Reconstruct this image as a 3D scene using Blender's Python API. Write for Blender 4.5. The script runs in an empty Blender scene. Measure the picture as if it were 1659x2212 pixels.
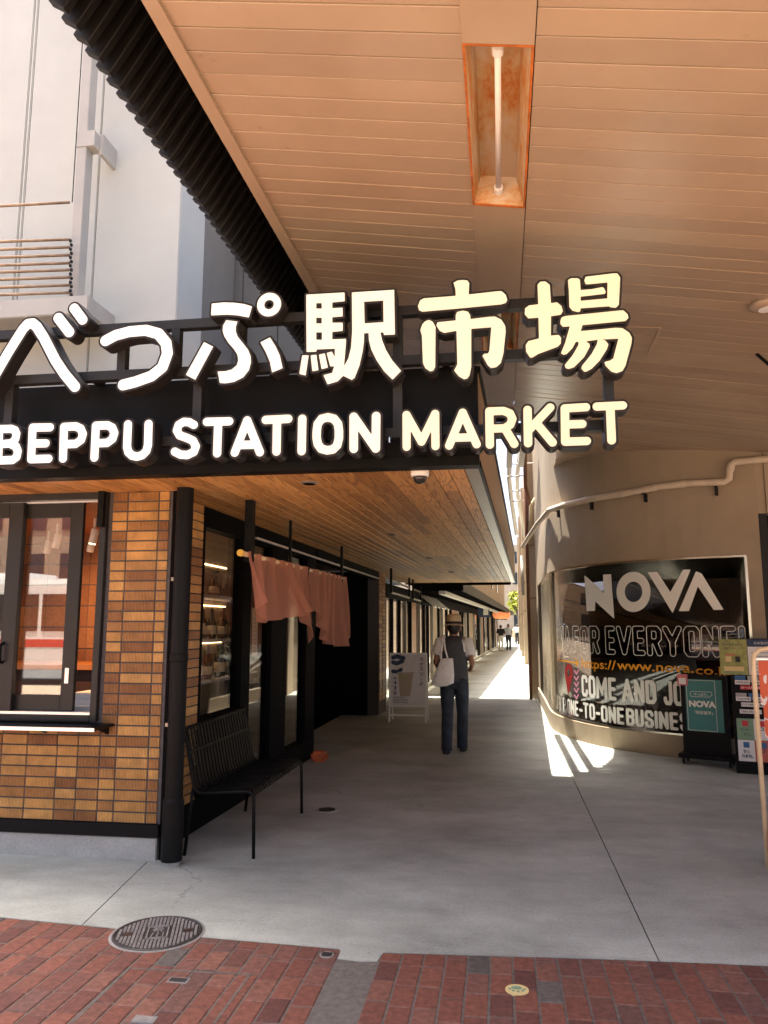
import bpy, bmesh, math, random
import numpy as np
from mathutils import Vector, Matrix

# ------------------------------------------------------------------ scene, camera, world, sun, exposure
sc = bpy.context.scene
COL = sc.collection
rnd = random.Random(7)
F, CX, CY, H = 1661., 829.5, 1106., 1.6           # photo measured on a 1659 x 2212 sheet
YAW, PIT = math.radians(8.55), math.radians(8.42)
cd = bpy.data.cameras.new('camera'); cam = bpy.data.objects.new('camera', cd); COL.objects.link(cam)
cam.location = (0, 0, H); cam.rotation_euler = (math.radians(90) + PIT, 0, YAW)
cd.sensor_fit = 'VERTICAL'; cd.sensor_height = 36; cd.lens = F / 2212 * 36
cd.clip_start = .05; cd.clip_end = 2000
sc.camera = cam

SUN = Vector((-.14, .12, 1)).normalized()
w = bpy.data.worlds.new('World'); sc.world = w; w.use_nodes = True
nt = w.node_tree; bgn = nt.nodes['Background']
sky = nt.nodes.new('ShaderNodeTexSky'); sky.sky_type = 'NISHITA'; sky.sun_disc = False
sky.sun_elevation = math.asin(SUN.z); sky.sun_rotation = math.atan2(SUN.x, SUN.y)
sky.air_density = .45; sky.dust_density = 6.0; sky.ozone_density = .4
nt.links.new(sky.outputs[0], bgn.inputs[0]); bgn.inputs[1].default_value = .15
sl = bpy.data.lights.new('sun', 'SUN'); sl.energy = 5; sl.angle = math.radians(.5); sl.color = (1, .93, .82)
so = bpy.data.objects.new('sun', sl); COL.objects.link(so); so.rotation_euler = SUN.to_track_quat('Z', 'Y').to_euler()
so.location = (0, 0, 30)
vs = sc.view_settings; vs.view_transform = 'Standard'; vs.look = 'None'; vs.gamma = 1; vs.exposure = 2.22
cy = sc.cycles
cy.max_bounces = 10; cy.diffuse_bounces = 6; cy.glossy_bounces = 4; cy.transparent_max_bounces = 12
cy.caustics_reflective = False; cy.caustics_refractive = False
cy.use_denoising = True

# ------------------------------------------------------------------ photo pixel -> direction
fwv = np.array([-math.sin(YAW) * math.cos(PIT), math.cos(YAW) * math.cos(PIT), math.sin(PIT)])
rtv = np.array([math.cos(YAW), math.sin(YAW), 0]); upv = np.cross(rtv, fwv); C0 = np.array([0, 0, H])
def ray(u, v): return fwv * F + rtv * (u - CX) - upv * (v - CY)
def gz(u, v, z=0.): d = ray(u, v); return C0 + d * ((z - H) / d[2])
def py(u, v, y): d = ray(u, v); return C0 + d * (y / d[1])
def px(u, v, x): d = ray(u, v); return C0 + d * (x / d[0])
def zoomer(x0, y0, k):
    return lambda a, b: ((x0 + a * k) / 1.82278, (y0 + b * k) / 1.82278)
R2 = zoomer(1850, 1700, .5423); R3 = zoomer(1400, 2200, .4521); R4 = zoomer(2100, 2150, .557)
R5 = zoomer(750, 1950, .5198); R6 = zoomer(0, 1850, .4972); R7 = zoomer(2550, 2300, .5423)

# ------------------------------------------------------------------ materials
MATS = {}
def newmat(name):
    m = bpy.data.materials.new(name); m.use_nodes = True; MATS[name] = m
    return m, m.node_tree, m.node_tree.nodes['Principled BSDF']
def plain(name, c, rough=.6, metal=0., spec=.5, noise=0., scale=8., bump=0., emit=None, es=0., random_=0.):
    m, t, b = newmat(name); N = t.nodes; L = t.links
    b.inputs['Base Color'].default_value = (*c, 1); b.inputs['Roughness'].default_value = rough
    b.inputs['Metallic'].default_value = metal; b.inputs['Specular IOR Level'].default_value = spec
    if emit: b.inputs['Emission Color'].default_value = (*emit, 1); b.inputs['Emission Strength'].default_value = es
    if noise or bump or random_:
        tc = N.new('ShaderNodeNewGeometry'); nz = N.new('ShaderNodeTexNoise'); nz.inputs['Scale'].default_value = scale
        nz.inputs['Detail'].default_value = 8; nz.inputs['Roughness'].default_value = .65
        L.new(tc.outputs['Position'], nz.inputs['Vector'])
        mr = N.new('ShaderNodeMapRange'); mr.inputs['From Min'].default_value = .3; mr.inputs['From Max'].default_value = .7
        mr.inputs['To Min'].default_value = 1 - noise; mr.inputs['To Max'].default_value = 1 + noise
        L.new(nz.outputs[0], mr.inputs['Value'])
        mul = N.new('ShaderNodeVectorMath'); mul.operation = 'SCALE'; mul.inputs[0].default_value = c
        if random_:
            oi = N.new('ShaderNodeObjectInfo'); r2 = N.new('ShaderNodeMapRange')
            r2.inputs['To Min'].default_value = 1 - random_; r2.inputs['To Max'].default_value = 1 + random_
            L.new(oi.outputs['Random'], r2.inputs['Value'])
            mm = N.new('ShaderNodeMath'); mm.operation = 'MULTIPLY'
            L.new(mr.outputs[0], mm.inputs[0]); L.new(r2.outputs[0], mm.inputs[1]); L.new(mm.outputs[0], mul.inputs['Scale'])
        else: L.new(mr.outputs[0], mul.inputs['Scale'])
        L.new(mul.outputs[0], b.inputs['Base Color'])
        if bump:
            bp = N.new('ShaderNodeBump'); bp.inputs['Strength'].default_value = bump; bp.inputs['Distance'].default_value = .01
            L.new(nz.outputs[0], bp.inputs['Height']); L.new(bp.outputs[0], b.inputs['Normal'])
    return m
def ramp(N, stops):
    r = N.new('ShaderNodeValToRGB'); e = r.color_ramp.elements
    while len(e) < len(stops): e.new(.5)
    for q, (p, c) in zip(e, stops): q.position = p; q.color = (*c, 1)
    return r
def noise_node(t, vec, scale, detail=6, rough=.6, mapscale=None):
    n = t.nodes.new('ShaderNodeTexNoise'); n.inputs['Scale'].default_value = scale
    n.inputs['Detail'].default_value = detail; n.inputs['Roughness'].default_value = rough
    if mapscale:
        mp = t.nodes.new('ShaderNodeMapping'); mp.inputs['Scale'].default_value = mapscale
        t.links.new(vec, mp.inputs['Vector']); vec = mp.outputs[0]
    t.links.new(vec, n.inputs['Vector']); return n
def mixc(t, fac, a, b, mode='MIX'):
    m = t.nodes.new('ShaderNodeMix'); m.data_type = 'RGBA'; m.blend_type = mode
    for s, i in ((fac, 0), (a, 6), (b, 7)):
        if hasattr(s, 'is_linked') or hasattr(s, 'links'): t.links.new(s, m.inputs[i])
        elif i == 0: m.inputs[0].default_value = s
        else: m.inputs[i].default_value = (*s, 1)
    return m.outputs[2]

def mat_concrete(name, c, stain=.25, streak=(1, 1, 1)):
    m, t, b = newmat(name); N = t.nodes; L = t.links
    g = N.new('ShaderNodeNewGeometry').outputs['Position']
    n1 = noise_node(t, g, 1.3, 7, .62, streak); n2 = noise_node(t, g, 55, 8, .8); n3 = noise_node(t, g, 6, 6, .7, streak)
    r1 = ramp(N, [(.32, tuple(x * (1 - stain) for x in c)), (.66, tuple(min(1, x * (1 + stain * .55)) for x in c))])
    L.new(n1.outputs[0], r1.inputs[0])
    r3 = ramp(N, [(.3, (.72, .71, .69)), (.62, (1.0, 1.0, 1.0))]); L.new(n3.outputs[0], r3.inputs[0])
    o = mixc(t, .65, r1.outputs[0], r3.outputs[0], 'MULTIPLY')
    r2 = ramp(N, [(.3, (.62, .62, .62)), (.55, (1, 1, 1)), (.72, (1.15, 1.15, 1.13))]); L.new(n2.outputs[0], r2.inputs[0])
    o = mixc(t, .75, o, r2.outputs[0], 'MULTIPLY')
    # dark specks and gum spots
    v = N.new('ShaderNodeTexVoronoi'); v.inputs['Scale'].default_value = 2.3; L.new(g, v.inputs['Vector'])
    rv = ramp(N, [(.0, (.45, .43, .4)), (.012, (.5, .5, .48)), (.022, (1, 1, 1))]); L.new(v.outputs['Distance'], rv.inputs[0])
    o = mixc(t, .8, o, rv.outputs[0], 'MULTIPLY')
    if name == 'concrete_floor':
        wn = noise_node(t, g, 1.1, 6, .6); av = N.new('ShaderNodeVectorMath'); av.operation = 'MULTIPLY_ADD'; av.inputs[1].default_value = (.9, .9, 0)
        L.new(wn.outputs['Color'], av.inputs[0]); L.new(g, av.inputs[2])
        ve = N.new('ShaderNodeTexVoronoi'); ve.feature = 'DISTANCE_TO_EDGE'; ve.inputs['Scale'].default_value = .42; L.new(av.outputs[0], ve.inputs['Vector'])
        rc_ = ramp(N, [(.0, (.55, .54, .52)), (.0014, (.8, .79, .78)), (.003, (1, 1, 1))]); L.new(ve.outputs['Distance'], rc_.inputs[0])
        mk_ = noise_node(t, g, .5, 3, .5); rm_ = ramp(N, [(.5, (0, 0, 0)), (.6, (.8, .8, .8))]); L.new(mk_.outputs[0], rm_.inputs[0])
        o = mixc(t, rm_.outputs[0], o, mixc(t, 1., o, rc_.outputs[0], 'MULTIPLY'))
        sp_ = noise_node(t, g, 2.1, 8, .85, (.5, 1, 1)); rs_ = ramp(N, [(.34, (.66, .66, .65)), (.44, (1, 1, 1))]); L.new(sp_.outputs[0], rs_.inputs[0])
        o = mixc(t, .55, o, rs_.outputs[0], 'MULTIPLY')
    L.new(o, b.inputs['Base Color'])
    rr = N.new('ShaderNodeMapRange'); rr.inputs['To Min'].default_value = .45; rr.inputs['To Max'].default_value = .8
    L.new(n3.outputs[0], rr.inputs['Value']); L.new(rr.outputs[0], b.inputs['Roughness'])
    bp = N.new('ShaderNodeBump'); bp.inputs['Strength'].default_value = .25; bp.inputs['Distance'].default_value = .004
    L.new(n2.outputs[0], bp.inputs['Height']); L.new(bp.outputs[0], b.inputs['Normal'])
    return m

def mat_wood(name, c1, c2, axis_scale=(14, .9, 14), rough=.45):
    m, t, b = newmat(name); N = t.nodes; L = t.links
    tc = N.new('ShaderNodeTexCoord').outputs['Object']; oi = N.new('ShaderNodeObjectInfo')
    ad = N.new('ShaderNodeVectorMath'); ad.operation = 'MULTIPLY_ADD'
    cb = N.new('ShaderNodeCombineXYZ')
    for i in range(3): L.new(oi.outputs['Random'], cb.inputs[i])
    L.new(cb.outputs[0], ad.inputs[0]); ad.inputs[1].default_value = (13, 37, 5); L.new(tc, ad.inputs[2])
    big = noise_node(t, ad.outputs[0], 1.0, 2, .5, axis_scale)
    wv = N.new('ShaderNodeMath'); wv.operation = 'MULTIPLY'; wv.inputs[1].default_value = 9.; L.new(big.outputs[0], wv.inputs[0])
    fr = N.new('ShaderNodeMath'); fr.operation = 'FRACT'; L.new(wv.outputs[0], fr.inputs[0])
    fine = noise_node(t, ad.outputs[0], 1, 4, .7, (180, 3, 180))
    r = ramp(N, [(0, c2), (.18, c1), (.75, c1), (1, c2)]); L.new(fr.outputs[0], r.inputs[0])
    rf = ramp(N, [(.3, (.75, .75, .75)), (.65, (1, 1, 1))]); L.new(fine.outputs[0], rf.inputs[0])
    o = mixc(t, .7, r.outputs[0], rf.outputs[0], 'MULTIPLY')
    tone = ramp(N, [(0, (.55, .48, .42)), (.3, (.85, .8, .75)), (1, (1.15, 1.12, 1.1))]); L.new(oi.outputs['Random'], tone.inputs[0])
    o = mixc(t, 1., o, tone.outputs[0], 'MULTIPLY')
    L.new(o, b.inputs['Base Color']); b.inputs['Roughness'].default_value = rough
    bp = N.new('ShaderNodeBump'); bp.inputs['Strength'].default_value = .2; bp.inputs['Distance'].default_value = .002
    L.new(fine.outputs[0], bp.inputs['Height']); L.new(bp.outputs[0], b.inputs['Normal'])
    return m

def mat_random(name, stops, rough=.5, nscale=25, namt=.25, bump=.2, spec=.5):
    """one colour for each piece out of a ramp, with grain"""
    m, t, b = newmat(name); N = t.nodes; L = t.links
    oi = N.new('ShaderNodeObjectInfo'); r = ramp(N, stops); L.new(oi.outputs['Random'], r.inputs[0])
    g = N.new('ShaderNodeNewGeometry').outputs['Position']
    n = noise_node(t, g, nscale, 7, .7); rn = ramp(N, [(.28, (1 - namt * 2,) * 3), (.7, (1 + namt * .3,) * 3)]); L.new(n.outputs[0], rn.inputs[0])
    o = mixc(t, 1., r.outputs[0], rn.outputs[0], 'MULTIPLY'); L.new(o, b.inputs['Base Color'])
    b.inputs['Roughness'].default_value = rough; b.inputs['Specular IOR Level'].default_value = spec
    bp = N.new('ShaderNodeBump'); bp.inputs['Strength'].default_value = bump; bp.inputs['Distance'].default_value = .003
    L.new(n.outputs[0], bp.inputs['Height']); L.new(bp.outputs[0], b.inputs['Normal'])
    return m

def mat_glass(name, tint=(.9, .93, .92), base=.06, gain=1.):
    m = bpy.data.materials.new(name); m.use_nodes = True; t = m.node_tree; t.nodes.clear(); N = t.nodes; L = t.links
    out = N.new('ShaderNodeOutputMaterial'); mx = N.new('ShaderNodeMixShader'); tr = N.new('ShaderNodeBsdfTransparent')
    gl = N.new('ShaderNodeBsdfGlossy'); gl.inputs['Roughness'].default_value = .004; gl.inputs['Color'].default_value = (1, 1, 1, 1)
    tr.inputs['Color'].default_value = (*tint, 1)
    lw = N.new('ShaderNodeLayerWeight'); lw.inputs['Blend'].default_value = .5
    fr = N.new('ShaderNodeMath'); fr.operation = 'POWER'; fr.inputs[1].default_value = 5.; L.new(lw.outputs['Facing'], fr.inputs[0])
    ma = N.new('ShaderNodeMath'); ma.operation = 'MULTIPLY_ADD'; ma.inputs[1].default_value = gain; ma.inputs[2].default_value = base; ma.use_clamp = True
    L.new(fr.outputs[0], ma.inputs[0]); L.new(ma.outputs[0], mx.inputs[0]); L.new(tr.outputs[0], mx.inputs[1]); L.new(gl.outputs[0], mx.inputs[2])
    L.new(mx.outputs[0], out.inputs[0]); MATS[name] = m; return m

mat_concrete('concrete_floor', (.44, .465, .42), .3, (.7, 1.05, 1))
mat_concrete('concrete_old', (.42, .42, .4), .2)
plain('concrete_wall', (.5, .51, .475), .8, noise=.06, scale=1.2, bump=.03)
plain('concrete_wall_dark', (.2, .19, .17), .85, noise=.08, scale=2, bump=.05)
plain('post_grey', (.42, .405, .37), .5, noise=.08, scale=3)
mat_concrete('plaza_stone', (.46, .34, .235), .15)
mat_concrete('asphalt', (.16, .155, .15), .2)
mat_concrete('aggregate', (.3, .3, .29), .3)
mat_random('brick_red', [(0, (.2, .07, .048)), (.25, (.25, .09, .058)), (.5, (.14, .052, .04)), (.75, (.26, .11, .075)), (.9, (.2, .085, .064)), (1, (.15, .075, .06))], .75, 30, .3, .4)
mat_random('brick_grey', [(0, (.1, .085, .075)), (1, (.17, .14, .125))], .8, 30, .3, .4)
plain('mortar', (.13, .115, .1), .9, noise=.3, scale=30)
mat_random('tile_ochre', [(0, (.29, .125, .045)), (.2, (.43, .215, .07)), (.45, (.62, .345, .105)), (.7, (.72, .43, .145)), (.88, (.35, .16, .058)), (1, (.56, .3, .1))], .42, 9, .2, .1)
plain('tile_joint', (.085, .08, .082), .9, noise=.2, scale=20)
mat_random('tile_inner', [(0, (.3, .12, .05)), (.5, (.42, .19, .075)), (1, (.24, .085, .04))], .4, 40, .2, .1)
mat_wood('wood_soffit', (.66, .38, .13), (.26, .11, .03))
mat_wood('wood_counter', (.5, .2, .06), (.36, .12, .03), (2, 30, 30))
plain('black_metal', (.006, .006, .006), .45, 0, .12, noise=.2, scale=4)
plain('black_panel', (.007, .007, .008), .45, 0, .12, noise=.15, scale=2)
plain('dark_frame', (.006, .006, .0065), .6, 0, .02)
plain('grey_frame', (.022, .021, .02), .4, 0, .3)
plain('dark_louver', (.009, .008, .0075), .5, 0, .25, noise=.35, scale=6)
plain('chrome', (.75, .7, .6), .18, 1.)
plain('aluminium', (.8, .8, .8), .3, .8)
plain('trim_metal', (.3, .27, .225), .35, .5, noise=.1, scale=3)
plain('side_panel', (.33, .215, .115), .4, .2, noise=.12, scale=2, random_=.08)
plain('white_paint', (.78, .78, .76), .45, noise=.06, scale=4)
plain('white_plastic', (.8, .8, .79), .35)
plain('cream_tube', (.72, .55, .33), .35, noise=.1, scale=10)
plain('beige_wall', (.32, .25, .17), .8, noise=.09, scale=2.2, bump=.06)
plain('beige_pipe', (.56, .46, .34), .45, noise=.15, scale=6)
plain('grey_pipe', (.62, .6, .56), .45, noise=.1, scale=6)
plain('brown_pipe', (.16, .06, .03), .45, noise=.2, scale=6)
plain('pale_wall', (.5, .4, .28), .8, noise=.1, scale=2)
plain('copper_rod', (.34, .24, .16), .35, .6, noise=.3, scale=8)
plain('rust', (.4, .11, .015), .8, noise=.5, scale=9)
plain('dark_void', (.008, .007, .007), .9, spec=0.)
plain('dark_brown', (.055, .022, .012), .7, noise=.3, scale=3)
plain('cast_iron', (.055, .05, .048), .5, .3, noise=.3, scale=40)
plain('cast_iron_light', (.3, .28, .26), .5, .3, noise=.35, scale=40)
for i_, (e_, q_) in enumerate((((1., .93, .82), .16), ((1., .9, .74), .155), ((1., .84, .58), .15), ((1., .76, .4), .145), ((1., .71, .31), .145))): plain('lamp_face_%d' % i_, (.5, .49, .47), .5, spec=.3, noise=.05, scale=6, emit=e_, es=q_)  # emission graded whiter to warmer, putting outside light on the letters into colour
plain('letter_edge', (.022, .02, .02), .45, spec=.25)
plain('bulb', (1, .9, .7), .4, emit=(1., .7, .4), es=7.)
plain('lettering_white', (.8, .79, .74), .6)
plain('lettering_orange', (.75, .32, .02), .6)
plain('lettering_pink', (.6, .25, .35), .6)
plain('lettering_red', (.3, .01, .01), .6)
plain('print_black', (.02, .02, .02), .6); plain('print_navy', (.025, .045, .1), .6)
plain('paper', (.75, .74, .72), .6); plain('poster_lilac', (.68, .66, .68), .5, noise=.08, scale=9)
plain('teal', (.035, .2, .2), .45); plain('print_green', (.2, .32, .2), .6); plain('print_olive', (.32, .32, .1), .6, noise=.4, scale=14)
plain('print_coral', (.55, .13, .09), .6); plain('print_blue', (.04, .13, .3), .6); plain('print_red', (.5, .03, .04), .6)
plain('cream_print', (.7, .55, .25), .6); plain('print_grey', (.4, .39, .38), .6); plain('print_gold', (.75, .5, .08), .6)
plain('cup_body', (.42, .34, .24), .3); plain('orange_rubber', (.42, .1, .03), .6, noise=.2, scale=20)
plain('skin', (.32, .15, .09), .55); plain('hair', (.012, .01, .009), .6)
plain('cotton_white', (.74, .74, .72), .85, noise=.12, scale=30, bump=.3)
plain('vest_grey', (.05, .054, .06), .85, noise=.2, scale=25, bump=.3)
plain('denim', (.022, .03, .045), .85, noise=.5, scale=9, bump=.3); plain('shoe', (.02, .02, .022), .6)
plain('straw', (.5, .37, .22), .8, noise=.2, scale=60, bump=.3); plain('black_cloth', (.015, .015, .017), .9)
plain('tan_cloth', (.5, .36, .25), .9); plain('blue_cloth', (.5, .55, .6), .9)
plain('bark', (.1, .07, .045), .9, noise=.4, scale=20)
plain('leaf', (.1, .16, .025), .6, random_=.2, noise=.5, scale=3); plain('leaf_yellow', (.3, .32, .03), .6, noise=.5, scale=3)
plain('bus_white', (.75, .75, .73), .3); plain('bus_red', (.5, .03, .03), .35); plain('bus_window', (.02, .022, .025), .08); plain('bus_green', (.35, .6, .03), .35)
plain('tyre', (.015, .015, .015), .8); plain('facade_tan', (.45, .3, .2), .8, noise=.15, scale=2); plain('facade_grey', (.5, .5, .5), .8, noise=.1, scale=2)
plain('far_window', (.03, .04, .05), .1)
plain('bottle_glass', (.012, .02, .012), .12); plain('bottle_amber', (.1, .03, .008), .12); plain('label_paper', (.6, .52, .4), .7)
plain('lantern_paper', (.75, .3, .14), .7, emit=(1., .3, .1), es=.12)
plain('gutter_white', (.72, .7, .64), .35); plain('tan_siding', (.33, .26, .18), .7, noise=.15, scale=2)
plain('pink_plastic', (.55, .12, .14), .3)
mat_glass('glass', (.95, .96, .95), .14, .9); mat_glass('glass_dark', (.36, .31, .28), .065, .93); mat_glass('glass_shop', (.9, .87, .82), .07, .95)
# painted ceiling metal, slightly glossy, with dirt
def mat_ceiling():
    m, t, b = newmat('ceiling_paint'); N = t.nodes; L = t.links
    g = N.new('ShaderNodeNewGeometry').outputs['Position']; oi = N.new('ShaderNodeObjectInfo')
    n1 = noise_node(t, g, 1.5, 5, .55); n2 = noise_node(t, g, 9, 8, .8)
    r1 = ramp(N, [(.3, (.345, .253, .178)), (.7, (.4, .298, .213))]); L.new(n1.outputs[0], r1.inputs[0])
    r2 = ramp(N, [(.27, (.35, .28, .2)), (.33, (.85, .82, .79)), (.4, (1, 1, 1))]); L.new(n2.outputs[0], r2.inputs[0])
    o = mixc(t, .6, r1.outputs[0], r2.outputs[0], 'MULTIPLY')
    rr = ramp(N, [(0, (.92, .92, .93)), (.5, (1, 1, 1)), (1, (1.05, 1.05, 1.04))]); L.new(oi.outputs['Random'], rr.inputs[0])
    o = mixc(t, 1., o, rr.outputs[0], 'MULTIPLY'); L.new(o, b.inputs['Base Color'])
    b.inputs['Roughness'].default_value = .26; b.inputs['Specular IOR Level'].default_value = .55
    n3 = noise_node(t, g, 5, 2, .5); bp = N.new('ShaderNodeBump'); bp.inputs['Strength'].default_value = .12; bp.inputs['Distance'].default_value = .004
    L.new(n3.outputs[0], bp.inputs['Height']); L.new(bp.outputs[0], b.inputs['Normal'])
mat_ceiling()
def mat_rusty():
    m, t, b = newmat('rusty_white'); N = t.nodes; L = t.links
    g = N.new('ShaderNodeNewGeometry').outputs['Position']
    n = noise_node(t, g, 4, 8, .7, (1, .5, 3)); r = ramp(N, [(.4, (.5, .4, .29)), (.52, (.47, .3, .14)), (.6, (.42, .14, .02)), (.72, (.24, .06, .01))])
    L.new(n.outputs[0], r.inputs[0]); L.new(r.outputs[0], b.inputs['Base Color']); b.inputs['Roughness'].default_value = .6
mat_rusty()
def mat_noren():
    m = bpy.data.materials.new('noren_cloth'); m.use_nodes = True; t = m.node_tree; t.nodes.clear(); N = t.nodes; L = t.links
    out = N.new('ShaderNodeOutputMaterial'); d = N.new('ShaderNodeBsdfDiffuse'); tl = N.new('ShaderNodeBsdfTranslucent'); tr = N.new('ShaderNodeBsdfTransparent')
    g = N.new('ShaderNodeNewGeometry').outputs['Position']; n = noise_node(t, g, 300, 2, .5)
    r = ramp(N, [(.3, (.6, .29, .2)), (.7, (.7, .37, .27))]); L.new(n.outputs[0], r.inputs[0])
    L.new(r.outputs[0], d.inputs[0]); tl.inputs[0].default_value = (.68, .32, .22, 1); tr.inputs[0].default_value = (1, .85, .8, 1)
    a = N.new('ShaderNodeMixShader'); a.inputs[0].default_value = .4; L.new(d.outputs[0], a.inputs[1]); L.new(tl.outputs[0], a.inputs[2])
    c = N.new('ShaderNodeMixShader'); c.inputs[0].default_value = .38; L.new(a.outputs[0], c.inputs[1]); L.new(tr.outputs[0], c.inputs[2])
    L.new(c.outputs[0], out.inputs[0]); MATS['noren_cloth'] = m
mat_noren()
def mat_brickfield():
    m, t, b = newmat('brick_field'); N = t.nodes; L = t.links
    g = N.new('ShaderNodeNewGeometry').outputs['Position']
    mp = N.new('ShaderNodeMapping'); mp.inputs['Rotation'].default_value = (0, 0, math.pi / 2); L.new(g, mp.inputs['Vector'])
    br = N.new('ShaderNodeTexBrick'); br.inputs['Scale'].default_value = 1; br.inputs['Brick Width'].default_value = .206; br.inputs['Row Height'].default_value = .106
    br.inputs['Mortar Size'].default_value = .004; br.inputs['Color1'].default_value = (.36, .09, .06, 1); br.inputs['Color2'].default_value = (.3, .07, .05, 1); br.inputs['Mortar'].default_value = (.33, .3, .27, 1)
    L.new(mp.outputs[0], br.inputs['Vector']); L.new(br.outputs[0], b.inputs['Base Color']); b.inputs['Roughness'].default_value = .8
mat_brickfield()
def mat_towel():
    m, t, b = newmat('towel_print'); N = t.nodes; L = t.links
    g = N.new('ShaderNodeNewGeometry').outputs['Position']; mp = N.new('ShaderNodeMapping'); mp.inputs['Scale'].default_value = (14, 14, 9); L.new(g, mp.inputs['Vector'])
    n = N.new('ShaderNodeTexNoise'); n.inputs['Scale'].default_value = 1.; n.inputs['Detail'].default_value = 1; L.new(mp.outputs[0], n.inputs['Vector'])
    r = ramp(N, [(.0, (.62, .12, .05)), (.53, (.62, .12, .05)), (.56, (.75, .7, .65)), (.62, (.75, .7, .65)), (.65, (.62, .12, .05))])
    L.new(n.outputs[0], r.inputs[0]); L.new(r.outputs[0], b.inputs['Base Color']); b.inputs['Roughness'].default_value = .8
mat_towel()

# ------------------------------------------------------------------ object helpers
OFF = {}
def off(o): return OFF.get(o.name, Vector((0, 0, 0))) if o else Vector((0, 0, 0))
def tag(o, label=None, cat=None, group=None, kind=None):
    if label: o['label'] = label
    if cat: o['category'] = cat
    if group: o['group'] = group
    if kind: o['kind'] = kind
    return o
def thing(name, label, cat, loc=(0, 0, 0), group=None):
    o = bpy.data.objects.new(name, None); COL.objects.link(o); o.location = loc; OFF[o.name] = Vector(loc)
    o.empty_display_size = .1
    return tag(o, label, cat, group)
def link(name, me, mat, parent, loc, rot=(0, 0, 0), scl=(1, 1, 1)):
    """object at world loc under parent (parents carry no rotation)"""
    o = bpy.data.objects.new(name, me); COL.objects.link(o)
    if mat and not me.materials: me.materials.append(MATS[mat])
    o.parent = parent; o.location = Vector(loc) - off(parent); o.rotation_euler = rot; o.scale = scl
    OFF[o.name] = Vector(loc)
    return o
class MB:
    def __init__(s): s.v = []; s.f = []
    def add(s, vs, fs):
        k = len(s.v); s.v += [tuple(map(float, q)) for q in vs]; s.f += [tuple(i + k for i in f) for f in fs]; return s
    def box(s, a, b):
        x0, y0, z0 = a; x1, y1, z1 = b
        return s.hexa([(x0, y0, z0), (x1, y0, z0), (x1, y1, z0), (x0, y1, z0), (x0, y0, z1), (x1, y0, z1), (x1, y1, z1), (x0, y1, z1)])
    def hexa(s, p):
        return s.add(p, [(0, 3, 2, 1), (4, 5, 6, 7), (0, 1, 5, 4), (1, 2, 6, 5), (2, 3, 7, 6), (3, 0, 4, 7)])
    def bar(s, p, q, wx, wy, up=(0, 0, 1)):
        p = Vector(p); q = Vector(q); d = (q - p).normalized(); u = Vector(up)
        if abs(d.dot(u)) > .99: u = Vector((0, 1, 0))
        a = d.cross(u).normalized() * wx / 2; b = d.cross(a).normalized() * wy / 2
        return s.hexa([p - a - b, p + a - b, p + a + b, p - a + b, q - a - b, q + a - b, q + a + b, q - a + b])
    def tube(s, pts, r, n=8, cap=True):
        pts = [Vector(p) for p in pts]; rs = r if isinstance(r, (list, tuple)) else [r] * len(pts)
        k = len(s.v); nrm = None
        for i, p in enumerate(pts):
            d = ((pts[min(i + 1, len(pts) - 1)] - pts[max(i - 1, 0)])).normalized()
            if nrm is None:
                nrm = d.cross(Vector((0, 0, 1)) if abs(d.z) < .9 else Vector((0, 1, 0))).normalized()
            else: nrm = (nrm - d * nrm.dot(d)).normalized()
            bn = d.cross(nrm)
            for j in range(n):
                a = 2 * math.pi * j / n; s.v.append(tuple(p + (nrm * math.cos(a) + bn * math.sin(a)) * rs[i]))
        for i in range(len(pts) - 1):
            for j in range(n):
                s.f.append((k + i * n + j, k + i * n + (j + 1) % n, k + (i + 1) * n + (j + 1) % n, k + (i + 1) * n + j))
        if cap: s.f.append(tuple(k + j for j in reversed(range(n)))); s.f.append(tuple(k + (len(pts) - 1) * n + j for j in range(n)))
        return s
    def lathe(s, c, prof, n=16, ax=(1, 1), tilt=None):
        k = len(s.v); c = Vector(c)
        for r, z in prof:
            for j in range(n):
                a = 2 * math.pi * j / n; p = Vector((r * math.cos(a) * ax[0], r * math.sin(a) * ax[1], z))
                if tilt is not None: p = tilt @ p
                s.v.append(tuple(c + p))
        for i in range(len(prof) - 1):
            for j in range(n):
                s.f.append((k + i * n + j, k + i * n + (j + 1) % n, k + (i + 1) * n + (j + 1) % n, k + (i + 1) * n + j))
        s.f.append(tuple(k + j for j in reversed(range(n)))); s.f.append(tuple(k + (len(prof) - 1) * n + j for j in range(n)))
        return s
    def loft(s, rings, n=14):
        """rings: (x,y,z,rx,ry) horizontal ellipses"""
        k = len(s.v)
        for (x, y, z, rx, ry) in rings:
            for j in range(n):
                a = 2 * math.pi * j / n; s.v.append((x + rx * math.cos(a), y + ry * math.sin(a), z))
        for i in range(len(rings) - 1):
            for j in range(n):
                s.f.append((k + i * n + j, k + i * n + (j + 1) % n, k + (i + 1) * n + (j + 1) % n, k + (i + 1) * n + j))
        s.f.append(tuple(k + j for j in reversed(range(n)))); s.f.append(tuple(k + (len(rings) - 1) * n + j for j in range(n)))
        return s
    def prism(s, pts, z0, z1):
        n = len(pts); k = len(s.v)
        s.v += [(p[0], p[1], z0) for p in pts] + [(p[0], p[1], z1) for p in pts]
        s.f.append(tuple(k + i for i in reversed(range(n)))); s.f.append(tuple(k + n + i for i in range(n)))
        for i in range(n): j = (i + 1) % n; s.f.append((k + i, k + j, k + n + j, k + n + i))
        return s
    def quad(s, a, b, c, d): return s.add([a, b, c, d], [(0, 1, 2, 3)])
    def mesh(s, name, o=(0, 0, 0)):
        me = bpy.data.meshes.new(name); o = Vector(o)
        me.from_pydata([tuple(Vector(q) - o) for q in s.v], [], s.f); me.update(); return me
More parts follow.
